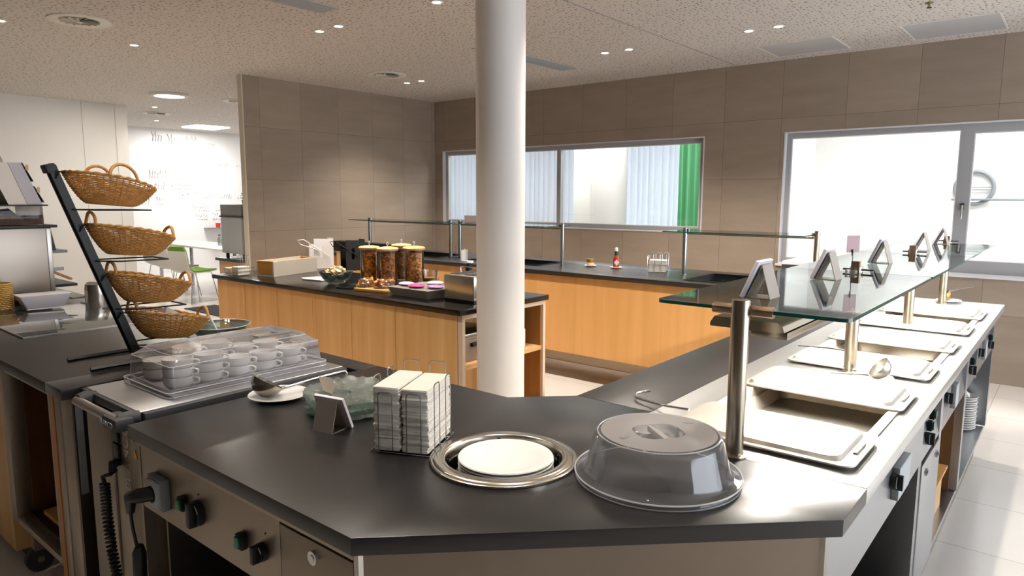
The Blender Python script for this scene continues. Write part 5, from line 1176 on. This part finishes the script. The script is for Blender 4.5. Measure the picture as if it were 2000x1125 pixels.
for x, w in ((-2.1, 'first'), (-1.86, 'second'), (-.83, 'third'), (-.59, 'fourth')): spot(x, 3.305, f'{w} from the left of the ceiling spotlights above the front guard glass, above the picture')

for x, w in ((-3.38, 'first'), (-3.14, 'second'), (-2.1, 'third'), (-1.86, 'fourth'), (-.83, 'fifth'), (-.59, 'sixth')): spot(x, 1.25, f'{w} from the left of the added fill spotlights above the corner worktop, above the picture', .3)  # unseen spotlights added as weak fill for the column's front
def vent(x, y, lab):
    t = thing('round_air_vent', lab, 'air vent', (x, y, ZC), group='round ceiling air vents')
    B().lathe([(.13, -.004), (.20, -.010), (.205, -.008), (.205, -.0005), (.13, -.0005)], (x, y, ZC), 48, True).o('rim', mat('vent_rim', '#e3dfd6', .5), t)
    B().cyl((x, y, ZC-.004), .129, .003, seg=40).o('back_plate', m_grey, t)
    b = B()
    for i in range(14):
        a = 2*pi*i/14; b.cb((x+.07*cos(a), y+.07*sin(a), ZC-.010), (.11, .014, .002), rz=a, rx=.7)
    b.o('swirl_blades', mat('vent_blade', '#c6c0b2', .5), t); B().cyl((x, y, ZC-.016), .02, .008, seg=20).o('hub', m_white, t)
vent(-5.729, 2.012, 'round swirl air vent in the top left of the ceiling'); vent(-5.734, 4.884, 'round swirl air vent near the tiled corner')
vent(-11.12, 4.88, 'faint round air vent in the dining room ceiling'); vent(-8.82, 4.95, 'round air vent cut by the end of the tiled wall')
def slot(x0, y0, x1, y1, lab):
    t = thing('slot_air_vent', lab, 'air vent', ((x0+x1)/2, (y0+y1)/2, ZC), group='long slot ceiling vents')
    B().holed([(x0, y0), (x1, y0), (x1, y1), (x0, y1)], [[(x0+.02, y0+.02), (x1-.02, y0+.02), (x1-.02, y1-.02), (x0+.02, y1-.02)]], ZC-.006, ZC-.0005).o('frame', m_lgrey, t)
    b = B(); n = 9
    for i in range(n): b.box(x0+.022+i*(x1-x0-.044)/n, y0+.021, ZC-.006, x0+.022+i*(x1-x0-.044)/n+.012, y1-.021, ZC-.001)
    b.o('grille', m_lgrey, t)
slot(-4.185, 1.7, -3.985, 2.99, 'long slot air vent at the top left of the ceiling'); slot(-4.17, 4.5, -3.97, 5.82, 'long slot air vent passing behind the column')
cl = thing('ring_ceiling_lamp', 'bright round flush ceiling lamp at the dining room entrance', 'ceiling lamp', (-8.93, 4.09, ZC))
B().lathe([(.17, -.03), (.22, -.03), (.23, -.02), (.23, -.001), (.17, -.001)], (-8.93, 4.09, ZC), 48, True).o('housing_ring', m_white, cl)
B().cyl((-8.93, 4.09, ZC-.028), .169, .02, seg=48).o('diffuser', mat('lamp_diffuser', '#fff4dd', emit='#fff2dc', es=10), cl)
l_ = area('ring_lamp_light', (0, 0, -.035), .34, 35, (1, .93, .82)); l_.parent = cl
pl = thing('ceiling_panel_light', 'bright rectangular ceiling light in the dining room', 'ceiling lamp', (-12.6, 6.4, ZC))
B().box(-12.9, 6.1, ZC-.02, -12.3, 6.7, ZC-.001).o('diffuser', mat('panel_diffuser', '#ffffff', emit='#ffffff', es=6), pl)
l_ = area('panel_light', (0, 0, -.025), .6, 50, (1, .98, .95)); l_.parent = pl
for x, y, w in ((-10.376, 4.534, 'small spotlight at the corner of the white panelled wall'), (-12.2, 5.35, 'small spotlight deep in the dining room ceiling')): spot(x, y, w, .25)
for k, (x0, y0, x1, y1, lb) in enumerate(((-2.235, 5.95, -1.65, 6.49, 'square grey access panel in the ceiling left of the larger panel'), (-1.155, 5.91, -.56, 6.49, 'square grey access panel in the ceiling near the right edge'))):
    p_ = tag(B().box(x0, y0, ZC-.003, x1, y1, ZC-.0005).o('access_panel', mat('panel_grey', '#b9b9bb', .7)), lb, 'ceiling panel', 'grey ceiling access panels')
    B().holed([(x0-.012, y0-.012), (x1+.012, y0-.012), (x1+.012, y1+.012), (x0-.012, y1+.012)], [[(x0, y0), (x1, y0), (x1, y1), (x0, y1)]], ZC-.004, ZC-.0005).o('panel_frame', m_white, p_, org=O0)
sk = thing('sprinkler', 'tiny sprinkler head in the ceiling at the upper right', 'sprinkler', (-.89, 5.336, ZC), local=True)
B().cyl((0, 0, -.004), .025, .003, seg=20).cyl((0, 0, -.03), .008, .027, seg=12).o('body', mat('sprinkler_brass', '#8c8a50', .4, .8), sk); B().cyl((0, 0, -.034), .016, .003, seg=16).o('deflector', m_dark, sk)
